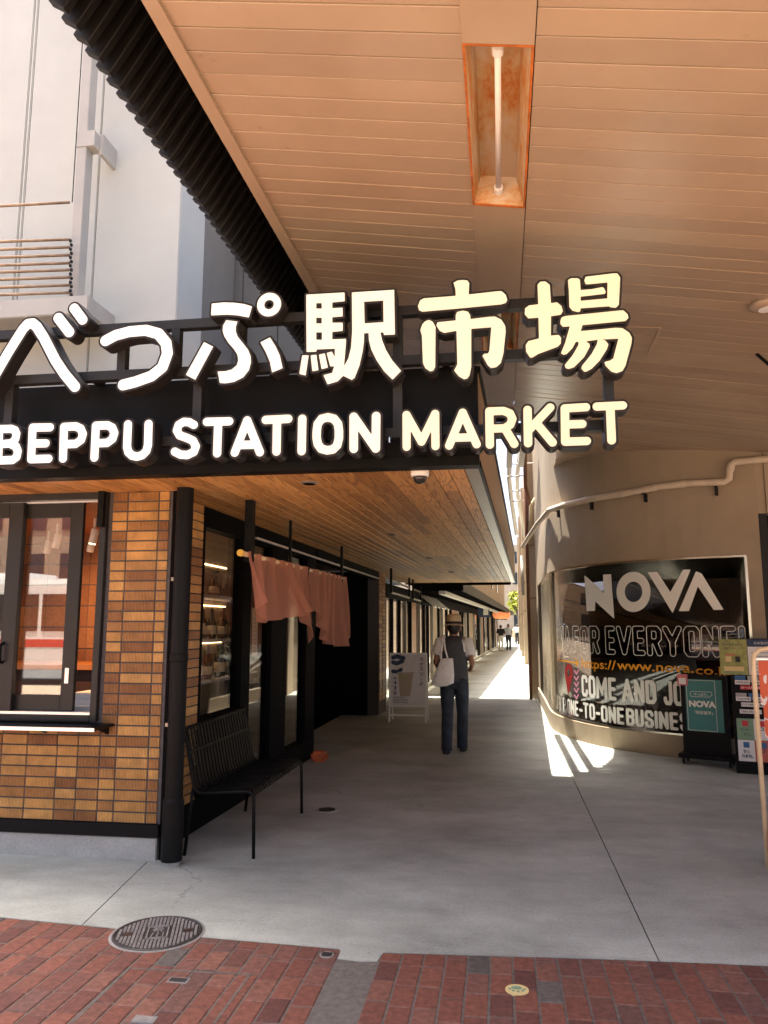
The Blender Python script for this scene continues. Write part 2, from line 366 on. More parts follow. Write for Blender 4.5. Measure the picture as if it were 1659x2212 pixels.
    def build(s, name, mat, parent=None, loc=None, smooth=False, bevel=0, fix=True):
        l = Vector(loc) if loc is not None else off(parent)
        me = s.mesh(name, l)
        if fix or bevel:
            bm = bmesh.new(); bm.from_mesh(me); bmesh.ops.recalc_face_normals(bm, faces=bm.faces)
            if bevel: bmesh.ops.bevel(bm, geom=[e for e in bm.edges if len(e.link_faces) == 2 and e.calc_face_angle(0) > .6], offset=bevel, segments=2, affect='EDGES', clamp_overlap=True)
            bm.to_mesh(me); bm.free()
        o = link(name, me, mat, parent, l)
        if smooth: me.shade_smooth()
        return o
def clone(o, parent, loc):
    c = o.copy(); COL.objects.link(c); c.parent = parent; c.location = Vector(loc) - off(parent); OFF[c.name] = Vector(loc); return c
def copy_tree(o, loc, label=None, parent=None):
    c = o.copy(); COL.objects.link(c); c.parent = parent
    if parent is None: c.location = loc; OFF[c.name] = Vector(loc)
    if label: c['label'] = label
    for ch in list(o.children): copy_tree(ch, None, None, c)
    return c

# text as flat mesh: returns (xy verts, faces) fitted to w x h
def text_mesh(body, offset=0., fill=True, bevel=0., res=3):
    cu = bpy.data.curves.new('t', 'FONT'); cu.body = body; cu.size = 1; cu.offset = offset; cu.resolution_u = res
    if not fill: cu.fill_mode = 'NONE'; cu.bevel_depth = bevel; cu.bevel_resolution = 0
    else: cu.fill_mode = 'FRONT'
    ob = bpy.data.objects.new('t', cu); COL.objects.link(ob)
    dg = bpy.context.evaluated_depsgraph_get(); ev = ob.evaluated_get(dg); me = ev.to_mesh()
    vsx = np.array([v.co[:] for v in me.vertices]) if me.vertices else np.zeros((0, 3)); fs = [tuple(p.vertices) for p in me.polygons]
    ev.to_mesh_clear(); bpy.data.objects.remove(ob); bpy.data.curves.remove(cu)
    return vsx, fs
def fit_text(body, w, h, **k):
    v, f = text_mesh(body, **k)
    if len(v) == 0: return v, f
    lo = v.min(0); hi = v.max(0)
    v = v.copy(); v[:, 0] = (v[:, 0] - lo[0]) / max(hi[0] - lo[0], 1e-6) * w; v[:, 1] = (v[:, 1] - lo[1]) / max(hi[1] - lo[1], 1e-6) * h
    return v, f
def put_text(mb, body, origin, ex, ez, w, h, **k):
    """lower-left corner at origin"""
    v, f = fit_text(body, w, h, **k); o = Vector(origin); ex = Vector(ex); ez = Vector(ez)
    return mb.add([o + ex * q[0] + ez * q[1] for q in v], f)

# ------------------------------------------------------------------ filled outlines from a distance field (letters with rounded borders)
def sd_poly(P, pts):
    P = np.asarray(P, float); x, y = pts[:, 0], pts[:, 1]; d = np.full(len(pts), 1e18); ins = np.zeros(len(pts), bool)
    for i in range(len(P)):
        a = P[i]; b = P[(i + 1) % len(P)]; e = b - a; wv = pts - a
        t = np.clip((wv @ e) / max(e @ e, 1e-12), 0, 1); d = np.minimum(d, ((wv - t[:, None] * e) ** 2).sum(1))
        c = (a[1] > y) != (b[1] > y)
        if abs(b[1] - a[1]) > 1e-12: ins ^= c & (x < (b[0] - a[0]) * (y - a[1]) / (b[1] - a[1]) + a[0])
    d = np.sqrt(d); return np.where(ins, -d, d)
def sd_stroke(P, r, pts):
    P = np.asarray(P, float); d = np.full(len(pts), 1e18)
    if len(P) == 1: return np.sqrt(((pts - P[0]) ** 2).sum(1)) - r
    for a, b in zip(P[:-1], P[1:]):
        e = b - a; wv = pts - a; t = np.clip((wv @ e) / max(e @ e, 1e-12), 0, 1)
        d = np.minimum(d, ((wv - t[:, None] * e) ** 2).sum(1))
    return np.sqrt(d) - r
def field(shapes, pts):
    d = np.full(len(pts), 1e18)
    for sh in shapes:
        k = sh[0]
        if k == 'p': d = np.minimum(d, sd_poly(sh[1], pts) if len(sh) < 3 else sd_poly(sh[1], pts) - sh[2])
        elif k == 's': d = np.minimum(d, sd_stroke(sh[1], sh[2], pts))
        elif k == 'r': q = np.sqrt(((pts - np.array(sh[1])) ** 2).sum(1)); d = np.minimum(d, np.maximum(q - sh[2], sh[3] - q))
        elif k == 'e': q = (pts - np.array(sh[1])); a = np.sqrt((q[:, 0] / sh[2][0]) ** 2 + (q[:, 1] / sh[2][1]) ** 2); b = np.sqrt((q[:, 0] / sh[3][0]) ** 2 + (q[:, 1] / sh[3][1]) ** 2); d = np.minimum(d, np.maximum((a - 1) * sh[2][0], (1 - b) * sh[3][0]))
        elif k == '-': d = np.maximum(d, -sd_poly(sh[1], pts))
    return d
def shape_bounds(shapes):
    A = []
    for sh in shapes:
        if sh[0] == 'p': A += list(sh[1])
        elif sh[0] == 's': A += [(q[0] + i, q[1] + i) for q in sh[1] for i in (-sh[2], sh[2])]
        elif sh[0] == 'r': A += [(sh[1][0] + i, sh[1][1] + i) for i in (-sh[2], sh[2])]
        elif sh[0] == 'e': A += [(sh[1][0] + i * sh[2][0], sh[1][1] + i * sh[2][1]) for i in (-1, 1)]
    A = np.array(A); return A.min(0), A.max(0)
def march(shapes, level, cell):
    lo, hi = shape_bounds(shapes); m = level + cell * 2; lo = lo - m; hi = hi + m
    nx = int((hi[0] - lo[0]) / cell) + 2; ny = int((hi[1] - lo[1]) / cell) + 2
    gx = lo[0] + np.arange(nx) * cell; gy = lo[1] + np.arange(ny) * cell
    G = np.stack(np.meshgrid(gx, gy, indexing='ij'), -1).reshape(-1, 2)
    D = (field(shapes, G) - level).reshape(nx, ny)
    V = []; idx = {}; Fc = []; S = []
    def vert(key, p):
        if key not in idx: idx[key] = len(V); V.append(p)
        return idx[key]
    neg = D < 0; anyc = neg[:-1, :-1] | neg[1:, :-1] | neg[:-1, 1:] | neg[1:, 1:]
    for i, j in zip(*np.nonzero(anyc)):
        cs = [(i, j), (i + 1, j), (i + 1, j + 1), (i, j + 1)]; poly = []; cross = []
        for k in range(4):
            a = cs[k]; b = cs[(k + 1) % 4]; da, db = D[a], D[b]
            if da < 0: poly.append(vert(a, (gx[a[0]], gy[a[1]])))
            if (da < 0) != (db < 0):
                t = da / (da - db); key = (min(a, b), max(a, b))
                q = vert(key, (gx[a[0]] + t * (gx[b[0]] - gx[a[0]]), gy[a[1]] + t * (gy[b[1]] - gy[a[1]])))
                poly.append(q); cross.append(q)
        if len(poly) > 2: Fc.append(tuple(poly))
        if len(cross) == 2: S.append(tuple(cross))
    return np.array(V), Fc, S

# ================================================================== GROUND
tag(MB().quad((-400, -400, -.06), (400, -400, -.06), (400, 400, -.06), (-400, 400, -.06)).build('ground', 'asphalt'), kind='structure')
walk = MB().prism([(-9, 4.12), (9, 4.12), (9, 90), (-9, 90)], -.055, -.02).build('concrete_walkway', 'dark_void')
tag(walk, kind='structure')
def edge_y(x):                                # front edge of the concrete, slightly uneven
    return float(np.interp(x, [-6, -2.79, -2.28, -1.54, -.92, -.66, .45, 1.2, 6], [4.3, 4.19, 4.15, 4.09, 4.06, 4.04, 4.13, 4.17, 4.3]))
def slab(pts): MB().prism(pts, -.02, 0).build('slab', 'concrete_floor', walk)
xs = list(np.linspace(-2.27, -.84, 9)) + list(np.linspace(-.6, .716, 9))
slab([(x, edge_y(x)) for x in xs[:9]] + [(-.825, 4.03), (-.82, 3.94), (-.7, 3.925), (-.625, 3.94), (-.615, 4.02)] + [(x, edge_y(x)) for x in xs[9:]] + [(.716, 30), (-2.9, 30), (-2.9, 5.4), (-2.43, 5.27)])
slab([(x, edge_y(x)) for x in np.linspace(-6, -2.278, 8)] + [(-2.437, 5.27), (-2.906, 5.4), (-2.906, 8), (-6, 8)])
ja, jb = gz(1229, 1656), gz(1659, 1711)
slab([(x, edge_y(x)) for x in np.linspace(.724, 6, 10)] + [(6, jb[1] - .9), (jb[0], jb[1] - .004), (.724, ja[1] + .03)])
slab([(.724, ja[1] + .037), (jb[0], jb[1] + .004), (6, jb[1] - .892), (8, 8), (8, 30), (.724, 30)])
slab([(-8, 30.01), (8, 30.01), (8, 90), (-8, 90)])

pav = MB().quad((-12, -12, -.0035), (12, -12, -.0035), (12, 4.35, -.0035), (-12, 4.35, -.0035)).build('brick_pavement', 'mortar')
tag(pav, kind='structure')
tag(MB().quad((-12, 1.4, -.001), (12, 1.4, -.001), (12, 3.1, -.001), (-12, 3.1, -.001)).build('distant_bricks', 'brick_field', pav), kind='stuff')
tag(MB().quad((-12, 3.1, -.001), (-3.2, 3.1, -.001), (-3.2, 4.2, -.001), (-12, 4.2, -.001)).quad((1.55, 3.1, -.001), (12, 3.1, -.001), (12, 4.14, -.001), (1.55, 4.14, -.001)).build('outer_bricks', 'brick_field', pav), kind='stuff')
bme = MB().box((-.5, -.5, -.03), (.5, .5, 0))
def brick_mesh(lx, ly):
    m = MB().box((-lx / 2, -ly / 2, -.03), (lx / 2, ly / 2, 0)); me = m.mesh('brick')
    bm = bmesh.new(); bm.from_mesh(me); bmesh.ops.recalc_face_normals(bm, faces=bm.faces)
    bmesh.ops.bevel(bm, geom=[e for e in bm.edges if all(v.co.z > -.01 for v in e.verts)], offset=.004, segments=1, affect='EDGES'); bm.to_mesh(me); bm.free(); return me
BC = {}
def brick(x, y0, y1, wdt, grey=False):
    ln = round((y1 - y0) * 200) / 200
    if ln < .03: return
    key = (ln, wdt, grey)
    if key not in BC: BC[key] = brick_mesh(wdt, ln)
    link('brick', BC[key], 'brick_grey' if grey else 'brick_red', pav, (x, (y0 + y1) / 2, rnd.uniform(-.0005, .002)), (rnd.uniform(-.004, .004), rnd.uniform(-.008, .008), rnd.uniform(-.012, .012)))
def column(x, wdt, y_low):
    top = edge_y(x) - .006; y = top - rnd.choice([.1, .15, .2, .2, .06]); first = top
    while first > y_low:
        brick(x, max(y, y_low - .1) + .004, first - .004, wdt, rnd.random() < .05)
        first = y; y -= .2 + rnd.uniform(-.004, .004)
x = -.875
while x > -3.15: column(x, .098, 3.2); x -= .1065
x = -.565
while x < 1.5: column(x, .098, 3.2); x += .1065
MB().prism([(-.82, 3.0), (-.625, 3.0), (-.625, 3.925), (-.82, 3.925)], -.03, -.004).build('aggregate_strip', 'aggregate', pav)

tag(MB().quad((-40, -9, .0), (40, -9, .0), (40, 1.4, .0), (-40, 1.4, .0)).build('plaza', 'plaza_stone'), kind='structure')
# manhole
mh = thing('manhole_cover', 'round cast iron manhole cover with grid studs and centre emblem between bricks and concrete', 'manhole', (-1.82, 4.10, 0))
MB().lathe((-1.82, 4.10, 0), [(.245, -.03), (.245, .002), (.231, .003), (.231, -.03)], 48).build('collar', 'aggregate', mh)
MB().lathe((-1.82, 4.10, 0), [(.23, -.03), (.23, .006), (.224, .009), (.218, .009), (.215, .003)], 48).build('cover_plate', 'cast_iron', mh)
st = MB(); ca, sa = math.cos(.32), math.sin(.32)
for i in range(-13, 14):
    for j in range(-13, 14):
        a, b = i * .0195 + (.00 if j % 2 else .00), j * .0195
        if a * a + b * b > .205 ** 2 or (abs(a) < .062 and abs(b) < .088): continue
        if abs(abs(b) - .0) < .03 and .13 < abs(a) < .18: continue
        cx, cyy = -1.82 + a * ca - b * sa, 4.10 + a * sa + b * ca; h = .0062
        st.hexa([(cx + sx * h * ca - sy * h * sa, cyy + sx * h * sa + sy * h * ca, z) for z in (.002, .009) for sx, sy in ((-1, -1), (1, -1), (1, 1), (-1, 1))])
tag(st.build('tread_studs', 'cast_iron_light', mh), kind='stuff')
em = MB()
def mrot(a, b, z): return (-1.82 + a * ca - b * sa, 4.10 + a * sa + b * ca, z)
def mbox(mb, a0, b0, a1, b1, z0, z1): mb.hexa([mrot(a, b, z) for z in (z0, z1) for a, b in ((a0, b0), (a1, b0), (a1, b1), (a0, b1))])
for q in ((-.055, -.08, .055, -.073), (-.055, .073, .055, .08), (-.055, -.073, -.048, .073), (.048, -.073, .055, .073)): mbox(em, *q, .002, .01)
for k in range(8):
    a = k * math.pi / 4; em.bar(mrot(.008 * math.cos(a), .035 + .008 * math.sin(a), .006), mrot(.028 * math.cos(a), .035 + .028 * math.sin(a), .006), .007, .007)
for k in range(3): em.bar(mrot(-.03 + .03 * k, -.06, .006), mrot(-.02 + .025 * k, -.01, .006), .006, .007)
em.build('emblem', 'cast_iron_light', mh)
for s_ in (-1, 1):
    k = MB(); mbox(k, s_ * .155 - .02, -.012, s_ * .155 + .02, .012, .002, .0075); k.build('lifting_slot', 'dark_brown', mh)

# small items set into the paving
ac = thing('access_frame', 'square metal frame of a brick filled access cover in the red paving', 'access cover', tuple(gz(400, 2150)))
TL, TR, BR, BL = gz(280, 2092), gz(540, 2106), gz(462, 2212), gz(155, 2212)
for a, b in ((TL, TR), (TR, BR), (TL, BL)): MB().bar((a[0], a[1], -.012), (b[0], b[1], -.012), .011, .03).build('frame_strip', 'mortar', ac)
for i, (u, v) in enumerate(((385, 2119), (312, 2203))):
    p = gz(u, v)
    lb = thing('lifting_box', ['small black lifting box inside the brick filled cover frame', 'small grey lifting box at the bottom edge of the picture'][i], 'lifting box', tuple(p), 'lifting boxes in the paving')
    MB().box((p[0] - .048, p[1] - .026, -.02), (p[0] + .048, p[1] + .026, .004)).build('rim', 'aggregate', lb)
    MB().box((p[0] - .04, p[1] - .018, -.02), (p[0] + .04, p[1] + .018, .006)).build('lid', 'cast_iron' if i == 0 else 'cast_iron_light', lb)
p = gz(706, 2064)
dc = thing('drain_cap', 'small round ribbed drain cap at the corner of the left bricks', 'drain', (p[0], p[1], 0))
MB().lathe((p[0], p[1], 0), [(.036, -.03), (.036, .005), (.03, .007), (.028, .004)], 20).build('rim', 'cast_iron_light', dc)
for k in range(-2, 3): MB().box((p[0] - .024, p[1] + k * .01 - .003, .0), (p[0] + .024, p[1] + k * .01 + .003, .007)).build('rib', 'cast_iron', dc)
p = gz(1117, 2139)
pw = thing('pavement_sticker', 'round cream disc with a green paw mark on the right bricks', 'sticker', (p[0], p[1], 0))
MB().lathe((p[0], p[1], 0), [(.052, -.02), (.052, .003), (.0001, .0032)], 28).build('disc', 'cream_print', pw)
pm = MB().lathe((p[0] - .002, p[1] + .014, 0), [(.022, .001), (.022, .0045), (.0001, .0046)], 16, (1.1, .75))
for k, a in enumerate((-2.75, -2.1, -1.45, -.8, -.3)): pm.lathe((p[0] + .034 * math.cos(a), p[1] + .014 + .034 * math.sin(a), 0), [(.0075, .001), (.0075, .0045), (.0001, .0046)], 10)
pm.build('paw_mark', 'print_green', pw)
p = gz(706, 1750)
dl = thing('floor_drain', 'flat round grey cleanout lid in the concrete floor behind the bench', 'drain', (p[0], p[1], 0))
MB().lathe((p[0], p[1], 0), [(.115, -.01), (.115, .002), (.08, .004)], 28).build('collar', 'concrete_old', dl)
MB().lathe((p[0], p[1], 0), [(.075, -.01), (.075, .007), (.0001, .007)], 28).build('lid', 'cast_iron', dl)

# ================================================================== MARKET BUILDING (left)
YF, ZS, ZT = 5.30, 2.587, 3.20
def XL(y): return -2.45 + .026 * (y - 5.3)
def XS(y): return -.11 + .0345 * (y - 4.65)
mk = thing('market_building', 'dark framed market building with ochre ribbed tiles and cedar soffit on the left', 'building', (-2.4, 5.3, 0))
# plinth and base strip
MB().box((-6, YF - .01, -.01), (-2.385, YF + .2, .15)).build('plinth', 'concrete_old', mk, bevel=.006)
MB().box((-6, YF - .022, .15), (-2.372, YF + .2, .236)).build('base_strip', 'black_panel', mk, bevel=.003)
fw_ = MB().box((-2.9, YF + .012, .236), (-2.375, YF + .15, ZS)).box((-6, YF + .012, .236), (-2.9, YF + .15, .925)).build('front_wall', 'tile_joint', mk)
TM = {}
def tile_mesh(wd, ht=.064):
    key = (round(wd, 3), ht)
    if key in TM: return TM[key]
    n = max(2, round(wd / .0112)); pr = []
    for i in range(n):
        a = -wd / 2 + wd * i / n; p = wd / n
        pr += [(a, .009), (a + p * .25, .0), (a + p * .75, .0)]
    pr += [(wd / 2, .009)]
    m = MB(); k = len(pr)
    m.v = [(a, b, -ht / 2) for a, b in pr] + [(a, b, ht / 2) for a, b in pr] + [(wd / 2, .016, -ht / 2), (-wd / 2, .016, -ht / 2), (wd / 2, .016, ht / 2), (-wd / 2, .016, ht / 2)]
    for i in range(k - 1): m.f.append((i, i + 1, k + i + 1, k + i))
    m.f.append(tuple(reversed(range(k))) + (2 * k + 1, 2 * k)); m.f.append(tuple(range(k, 2 * k)) + (2 * k + 2, 2 * k + 3))
    m.f.append((k - 1, 2 * k, 2 * k + 2, 2 * k - 1)); m.f.append((0, k, 2 * k + 3, 2 * k + 1))
    me = m.mesh('tile'); TM[key] = me; return me
def tiles(parent, cols, z0, z1, pitch, place, mat='tile_ochre'):
    r = 0
    while z0 + r * pitch < z1 - .02:
        zc = z0 + (r + .5) * pitch
        for a, b in cols:
            if z0 + (r + 1) * pitch > z1 + .02: continue
            loc, rz = place((a + b) / 2, zc)
            link('tile', tile_mesh(abs(b - a) - .012, .0615), mat, parent, (loc[0], loc[1] + rnd.uniform(-.001, .001), loc[2]), (0, 0, rz))
        r += 1
PITCH = (ZS - .236) / 32
xj = [py(u, 1621, YF)[0] for u in (57.5, 122.5, 167.5, 215, 250, 320, 345)]
cols = [(xj[0] - .4, xj[0] - .2), (xj[0] - .2, xj[0])] + list(zip(xj[:3], xj[1:4]))
tiles(fw_, cols, .236, .925, PITCH, lambda a, z: ((a, YF, z), 0))
tiles(fw_, list(zip(xj[3:6], xj[4:7])), .236, ZS, PITCH, lambda a, z: ((a, YF, z), 0))
# sliding window
def fx(u, v=1300): return py(u, v, YF)[0]
def fz(u, v): return py(u, v, YF)[2]
xr = -2.872
win = MB().box((xr - .05, YF - .03, .925), (xr, YF + .13, ZS)).box((-6, YF - .03, 2.535), (xr - .05, YF + .13, ZS)).box((-6, YF - .035, .925), (xr - .05, YF + .13, .965)).build('window_frame', 'grey_frame', mk, bevel=.003)
MB().box((-6, YF - .02, .968), (xr - .052, YF + .01, .985)).box((-6, YF + .03, .968), (xr - .052, YF + .06, .985)).build('track', 'aluminium', win)
MB().box((-6, YF + .02, 2.52), (xr - .052, YF + .03, 2.533)).build('head_track', 'aluminium', win)
MB().bar((xr - .03, YF - .05, 2.32), (xr - .03, YF - .05, ZS), .045, .04).build('hanger_post', 'black_metal', mk)
def sash(x0, x1, ya, yb, g0, g1, handle):
    """outer x0..x1, glass g0..g1"""
    zb, zt, gb, gt = .985, 2.525, 1.10, 2.41
    s_ = MB().box((x0, ya, zb), (g0, yb, zt)).box((g1, ya, zb), (x1, yb, zt)).box((g0, ya, gt), (g1, yb, zt)).box((g0, ya, zb), (g1, yb, gb)).build('sash', 'grey_frame', win, bevel=.003)
    ym = (ya + yb) / 2
    MB().box((g0, ym - .004, gb), (g1, ym + .004, gt)).build('pane', 'glass', win)
    return s_
x1 = fx(167, 1250) + .0; gR = fx(139, 1250)
gL = fx(38, 1250)
sash(fx(18, 1250), x1, YF + .035, YF + .07, gL, gR, 0)
sash(fx(18, 1250) - .9, fx(44, 1250), YF - .015, YF + .025, fx(18, 1250) - .8, fx(13, 1250), 1)
hz = fz(130, 1460)
MB().box((x1 - .072, YF + .028, hz - .055), (x1 - .042, YF + .036, hz + .055)).box((x1 - .063, YF + .026, hz - .042), (x1 - .051, YF + .03, hz + .042)).build('pull_plate', 'aluminium', win)
p = py(9, 1410, YF); MB().tube([(p[0], YF - .015, p[2] - .07), (p[0] + .002, YF - .05, p[2] - .06), (p[0] + .002, YF - .055, p[2]), (p[0] + .002, YF - .05, p[2] + .06), (p[0], YF - .015, p[2] + .07)], .012, 8).build('handle', 'black_metal', win, smooth=True)
# serving ledge
led = MB().box((-6, YF - .27, .893), (-2.745, YF + .01, .911)).build('ledge', 'black_panel', mk)
MB().box((-6, YF - .275, .888), (-2.745, YF - .27, .912)).build('ledge_edge', 'aluminium', led)
for bx_ in (-3.28, -2.8): MB().add([(bx_, YF + .01, .893), (bx_, YF - .16, .893), (bx_, YF + .01, .83), (bx_ + .02, YF + .01, .893), (bx_ + .02, YF - .16, .893), (bx_ + .02, YF + .01, .83)], [(0, 1, 2), (3, 5, 4), (0, 3, 4, 1), (1, 4, 5, 2), (2, 5, 3, 0)]).build('bracket', 'black_metal', led)
# corner downpipe
dp = MB().lathe((-2.24, 5.22, 0), [(.072, .03), (.072, .42), (.06, .44), (.06, 1.35), (.064, 1.36), (.064, 1.40), (.06, 1.41), (.06, ZS)], 24).build('downpipe', 'black_metal', mk, smooth=False)
MB().lathe((-2.24, 5.22, 0), [(.055, -.01), (.06, .035)], 20).build('pipe_foot', 'concrete_old', dp)
for z in (.92, 1.93): MB().box((-2.32, 5.21, z - .012), (-2.295, 5.23, z + .012)).build('pipe_clip', 'trim_metal', dp)
MB().box((-2.372, 5.31, .0), (-2.33, 5.45, ZS)).build('corner_post', 'dark_frame', mk)

# side wall along the alley
def side_pt(y, d=0.): return XL(y) + d
sw = MB()
def side_box(mb, y0, y1, z0, z1, d0, d1):
    return mb.hexa([(XL(y0) + d0, y0, z0), (XL(y0) + d1, y0, z0), (XL(y1) + d1, y1, z0), (XL(y1) + d0, y1, z0), (XL(y0) + d0, y0, z1), (XL(y0) + d1, y0, z1), (XL(y1) + d1, y1, z1), (XL(y1) + d0, y1, z1)])
side = side_box(MB(), 5.5, 6.05, .24, ZS, -.2, 0).build('side_wall', 'tile_joint', mk)
side_box(MB(), 5.5, 9.62, 0, .24, -.2, .012).build('side_base', 'dark_frame', mk)
tiles(side, [(5.55, 5.79), (5.81, 6.04)], .24, ZS - .01, PITCH, lambda a, z: ((XL(a) + .014, a, z), math.pi / 2))
fr = MB()
for y0, y1 in ((6.05, 6.10), (7.02, 7.25), (7.89, 8.42), (9.22, 9.62)): side_box(fr, y0, y1, .24, 2.42, -.12, .005)
side_box(fr, 6.05, 9.62, 2.42, ZS, -.12, .01); side_box(fr, 6.10, 7.02, .24, .85, -.12, .005)
frm = fr.build('shopfront_frame', 'dark_frame', mk)
for y0, y1, z0 in ((6.10, 7.02, .85), (7.25, 7.89, .24), (8.42, 9.22, .24)): side_box(MB(), y0, y1, z0, 2.42, -.055, -.047).build('pane', 'glass_shop', frm)
MB().bar((XL(7.27) + .02, 7.3, 2.46), (XL(14) + .02, 14, 2.46), .03, .02).build('door_track', 'grey_pipe', frm)
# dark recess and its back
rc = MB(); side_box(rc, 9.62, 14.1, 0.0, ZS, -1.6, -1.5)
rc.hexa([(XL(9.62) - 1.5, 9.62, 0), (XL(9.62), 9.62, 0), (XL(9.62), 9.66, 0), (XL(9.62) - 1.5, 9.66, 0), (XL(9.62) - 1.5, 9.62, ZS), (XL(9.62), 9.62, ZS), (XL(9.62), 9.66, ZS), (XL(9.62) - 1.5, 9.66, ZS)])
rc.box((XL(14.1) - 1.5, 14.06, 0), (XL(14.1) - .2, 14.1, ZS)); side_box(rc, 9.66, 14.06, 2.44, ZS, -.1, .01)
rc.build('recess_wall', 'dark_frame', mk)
pil = side_box(MB(), 14.1, 14.8, .0, ZS, -.25, 0).build('brick_pier', 'tile_joint', mk)
tiles(pil, [(14.12, 14.44), (14.46, 14.78)], .24, ZS - .01, PITCH, lambda a, z: ((XL(a) + .014, a, z), math.pi / 2))
# front of the pier as seen from the street
# interior of the kiosk and shop
rm = MB().box((-6, 5.45, .2), (-2.66, 9.6, .24)).build('room_floor', 'dark_brown', mk)
MB().box((-6, 5.432, 2.53), (-2.46, 9.6, 2.57)).build('room_ceiling', 'wood_counter', mk)
iw = MB().box((-6, 7.4, .24), (-3.0, 7.5, 2.53)).build('inner_wall', 'tile_joint', mk)
zz = .3
while zz < 2.5:
    xx = -5.0
    while xx < -3.05:
        link('inner_tile', tile_mesh(.226, .204), 'tile_inner', iw, (xx, 7.388, zz + .105), (0, 0, 0)); xx += .235
    zz += .215
MB().box((-6, 5.5, .24), (-5.9, 7.4, 2.53)).box((-3.6, 7.5, .24), (-3.5, 9.6, 2.53)).build('back_wall', 'dark_brown', mk)
MB().box((-6, 6.7, 1.2), (-3.05, 7.38, 1.25)).build('counter', 'wood_counter', mk)
MB().box((-6, 6.75, .24), (-3.1, 7.35, 1.2)).build('counter_base', 'dark_brown', mk)
MB().box((-3.3, 5.6, 1.0), (-2.95, 5.95, 1.04)).box((-3.28, 5.62, 1.04), (-2.97, 5.9, 1.09)).box((-3.4, 5.55, .24), (-2.9, 6.1, 1.0)).build('work_table', 'paper', mk)
# spot lamps inside the kiosk
for i, (u, v, y, lit) in enumerate(((205, 1135, 6.2, True), (199, 1155, 6.9, False), (127, 1105, 6.5, False), (107, 1130, 7.0, False))):
    q = py(u, v, y); q[2] = 2.38
    s_ = thing('spot_lamp', ['lit white spot lamp by the right jamb of the kiosk window', 'white track spot lamp seen through the open kiosk window', 'white spot lamp behind the top right of the sliding pane', 'white spot lamp behind the middle of the sliding pane'][i], 'lamp', (q[0], q[1], 2.53), 'spot lamps in the kiosk')
    tl = Matrix.Rotation(.2, 3, 'Y')
    MB().tube([(q[0], q[1], 2.53), (q[0], q[1], 2.44)], .012).build('stem', 'white_plastic', s_)
    MB().lathe((q[0], q[1], q[2]), [(.03, -.075), (.034, -.07), (.034, .05), (.026, .06)], 16, tilt=tl).build('lamp_body', 'white_plastic', s_, smooth=True)
    MB().lathe((q[0], q[1], q[2]), [(.027, -.079), (.027, -.0755)], 14, tilt=tl).build('lens', 'bulb' if lit else 'white_plastic', s_)
    if lit:
        ld = bpy.data.lights.new('spot_lamp_light', 'SPOT'); ld.energy = 38; ld.color = (1, .55, .25); ld.shadow_soft_size = .03; ld.spot_size = 2.4; ld.spot_blend = .6
        lo = bpy.data.objects.new('spot_lamp_light', ld); COL.objects.link(lo); lo.parent = s_; lo.location = (0, 0, -.25); lo.rotation_euler = (.55, 0, 0)
# shelf unit with bottles behind the first pane
sh = thing('bottle_shelf', 'three tier wall shelf behind the first alley pane holding bottles', 'shelf', (-2.62, 6.8, .24))
for z in (1.13, 1.48, 1.87):
    MB().box((-2.76, 6.11, z - .025), (-2.51, 7.6, z)).build('shelf_board', 'print_grey', sh)
    MB().box((-2.77, 6.15, z + .308), (-2.764, 7.55, z + .313)).build('shelf_light', 'bulb', sh)
MB().box((-2.8, 6.11, .24), (-2.77, 7.75, 2.5)).build('shelf_back', 'tan_siding', sh)
for yq in (6.09, 7.6): MB().box((-2.77, yq, .24), (-2.51, yq + .02, 2.5)).build('shelf_side', 'dark_brown', sh)
bp_ = [(.036, 0), (.038, .01), (.038, .17), (.03, .2), (.014, .24), (.013, .3), (.015, .3), (.015, .315)]
bmeshes = {}
names_ = ['first', 'second', 'third', 'fourth', 'fifth', 'sixth', 'seventh', 'eighth', 'ninth']
for row, (z, n_) in enumerate(((1.13, 9), (1.48, 9), (1.87, 5))):
    for i in range(n_):
        y = 6.3 + i * (1.15 / n_) + rnd.uniform(-.015, .015); hgt = rnd.uniform(.8, 1.05) if row != 2 else .62; q = (-2.63 + rnd.uniform(-.04, .04), y, z)
        b_ = thing('bottle', f'{names_[i]} dark glass bottle from the street on the {["lowest", "middle", "upper"][row]} shelf behind the first pane', 'bottle', q, 'bottles on the shop shelf')
        MB().lathe(q, [(a, c * hgt) for a, c in bp_], 12).build('glass_body', 'bottle_glass' if rnd.random() < .6 else 'bottle_amber', b_, smooth=True)
        MB().lathe(q, [(.0388, .05 * hgt), (.0388, .14 * hgt)], 12).build('label_band', 'label_paper', b_, smooth=True)
pl = thing('plate_stack', 'stack of dark plates on the upper shelf behind the first pane', 'plates', (-2.64, 7.2, 1.87))
for k in range(4): MB().lathe((-2.64, 7.2, 1.87 + k * .022), [(.06, 0), (.11, .016), (.11, .02)], 18).build('plate', 'dark_brown', pl)
# menus in the door glass
for i, y in enumerate((7.36, 7.56)):
    mn = thing('menu_sheet', ['left menu sheet taped inside the shop door glass', 'right menu sheet taped inside the shop door glass'][i], 'menu', (XL(y) - .062, y, 1.3), 'menus on the shop door')
    MB().box((XL(y) - .064, y - .08, 1.3), (XL(y) - .058, y + .08, 1.78)).build('sheet', 'paper', mn)
    tm = MB()
    for r_ in range(9): tm.box((XL(y) - .057, y - .06, 1.34 + r_ * .04), (XL(y) - .0565, y + rnd.uniform(0, .06), 1.352 + r_ * .04))
    tm.build('print_lines', 'print_grey', mn); MB().box((XL(y) - .057, y - .03, 1.71), (XL(y) - .0565, y + .04, 1.76)).build('heading', 'print_gold', mn)

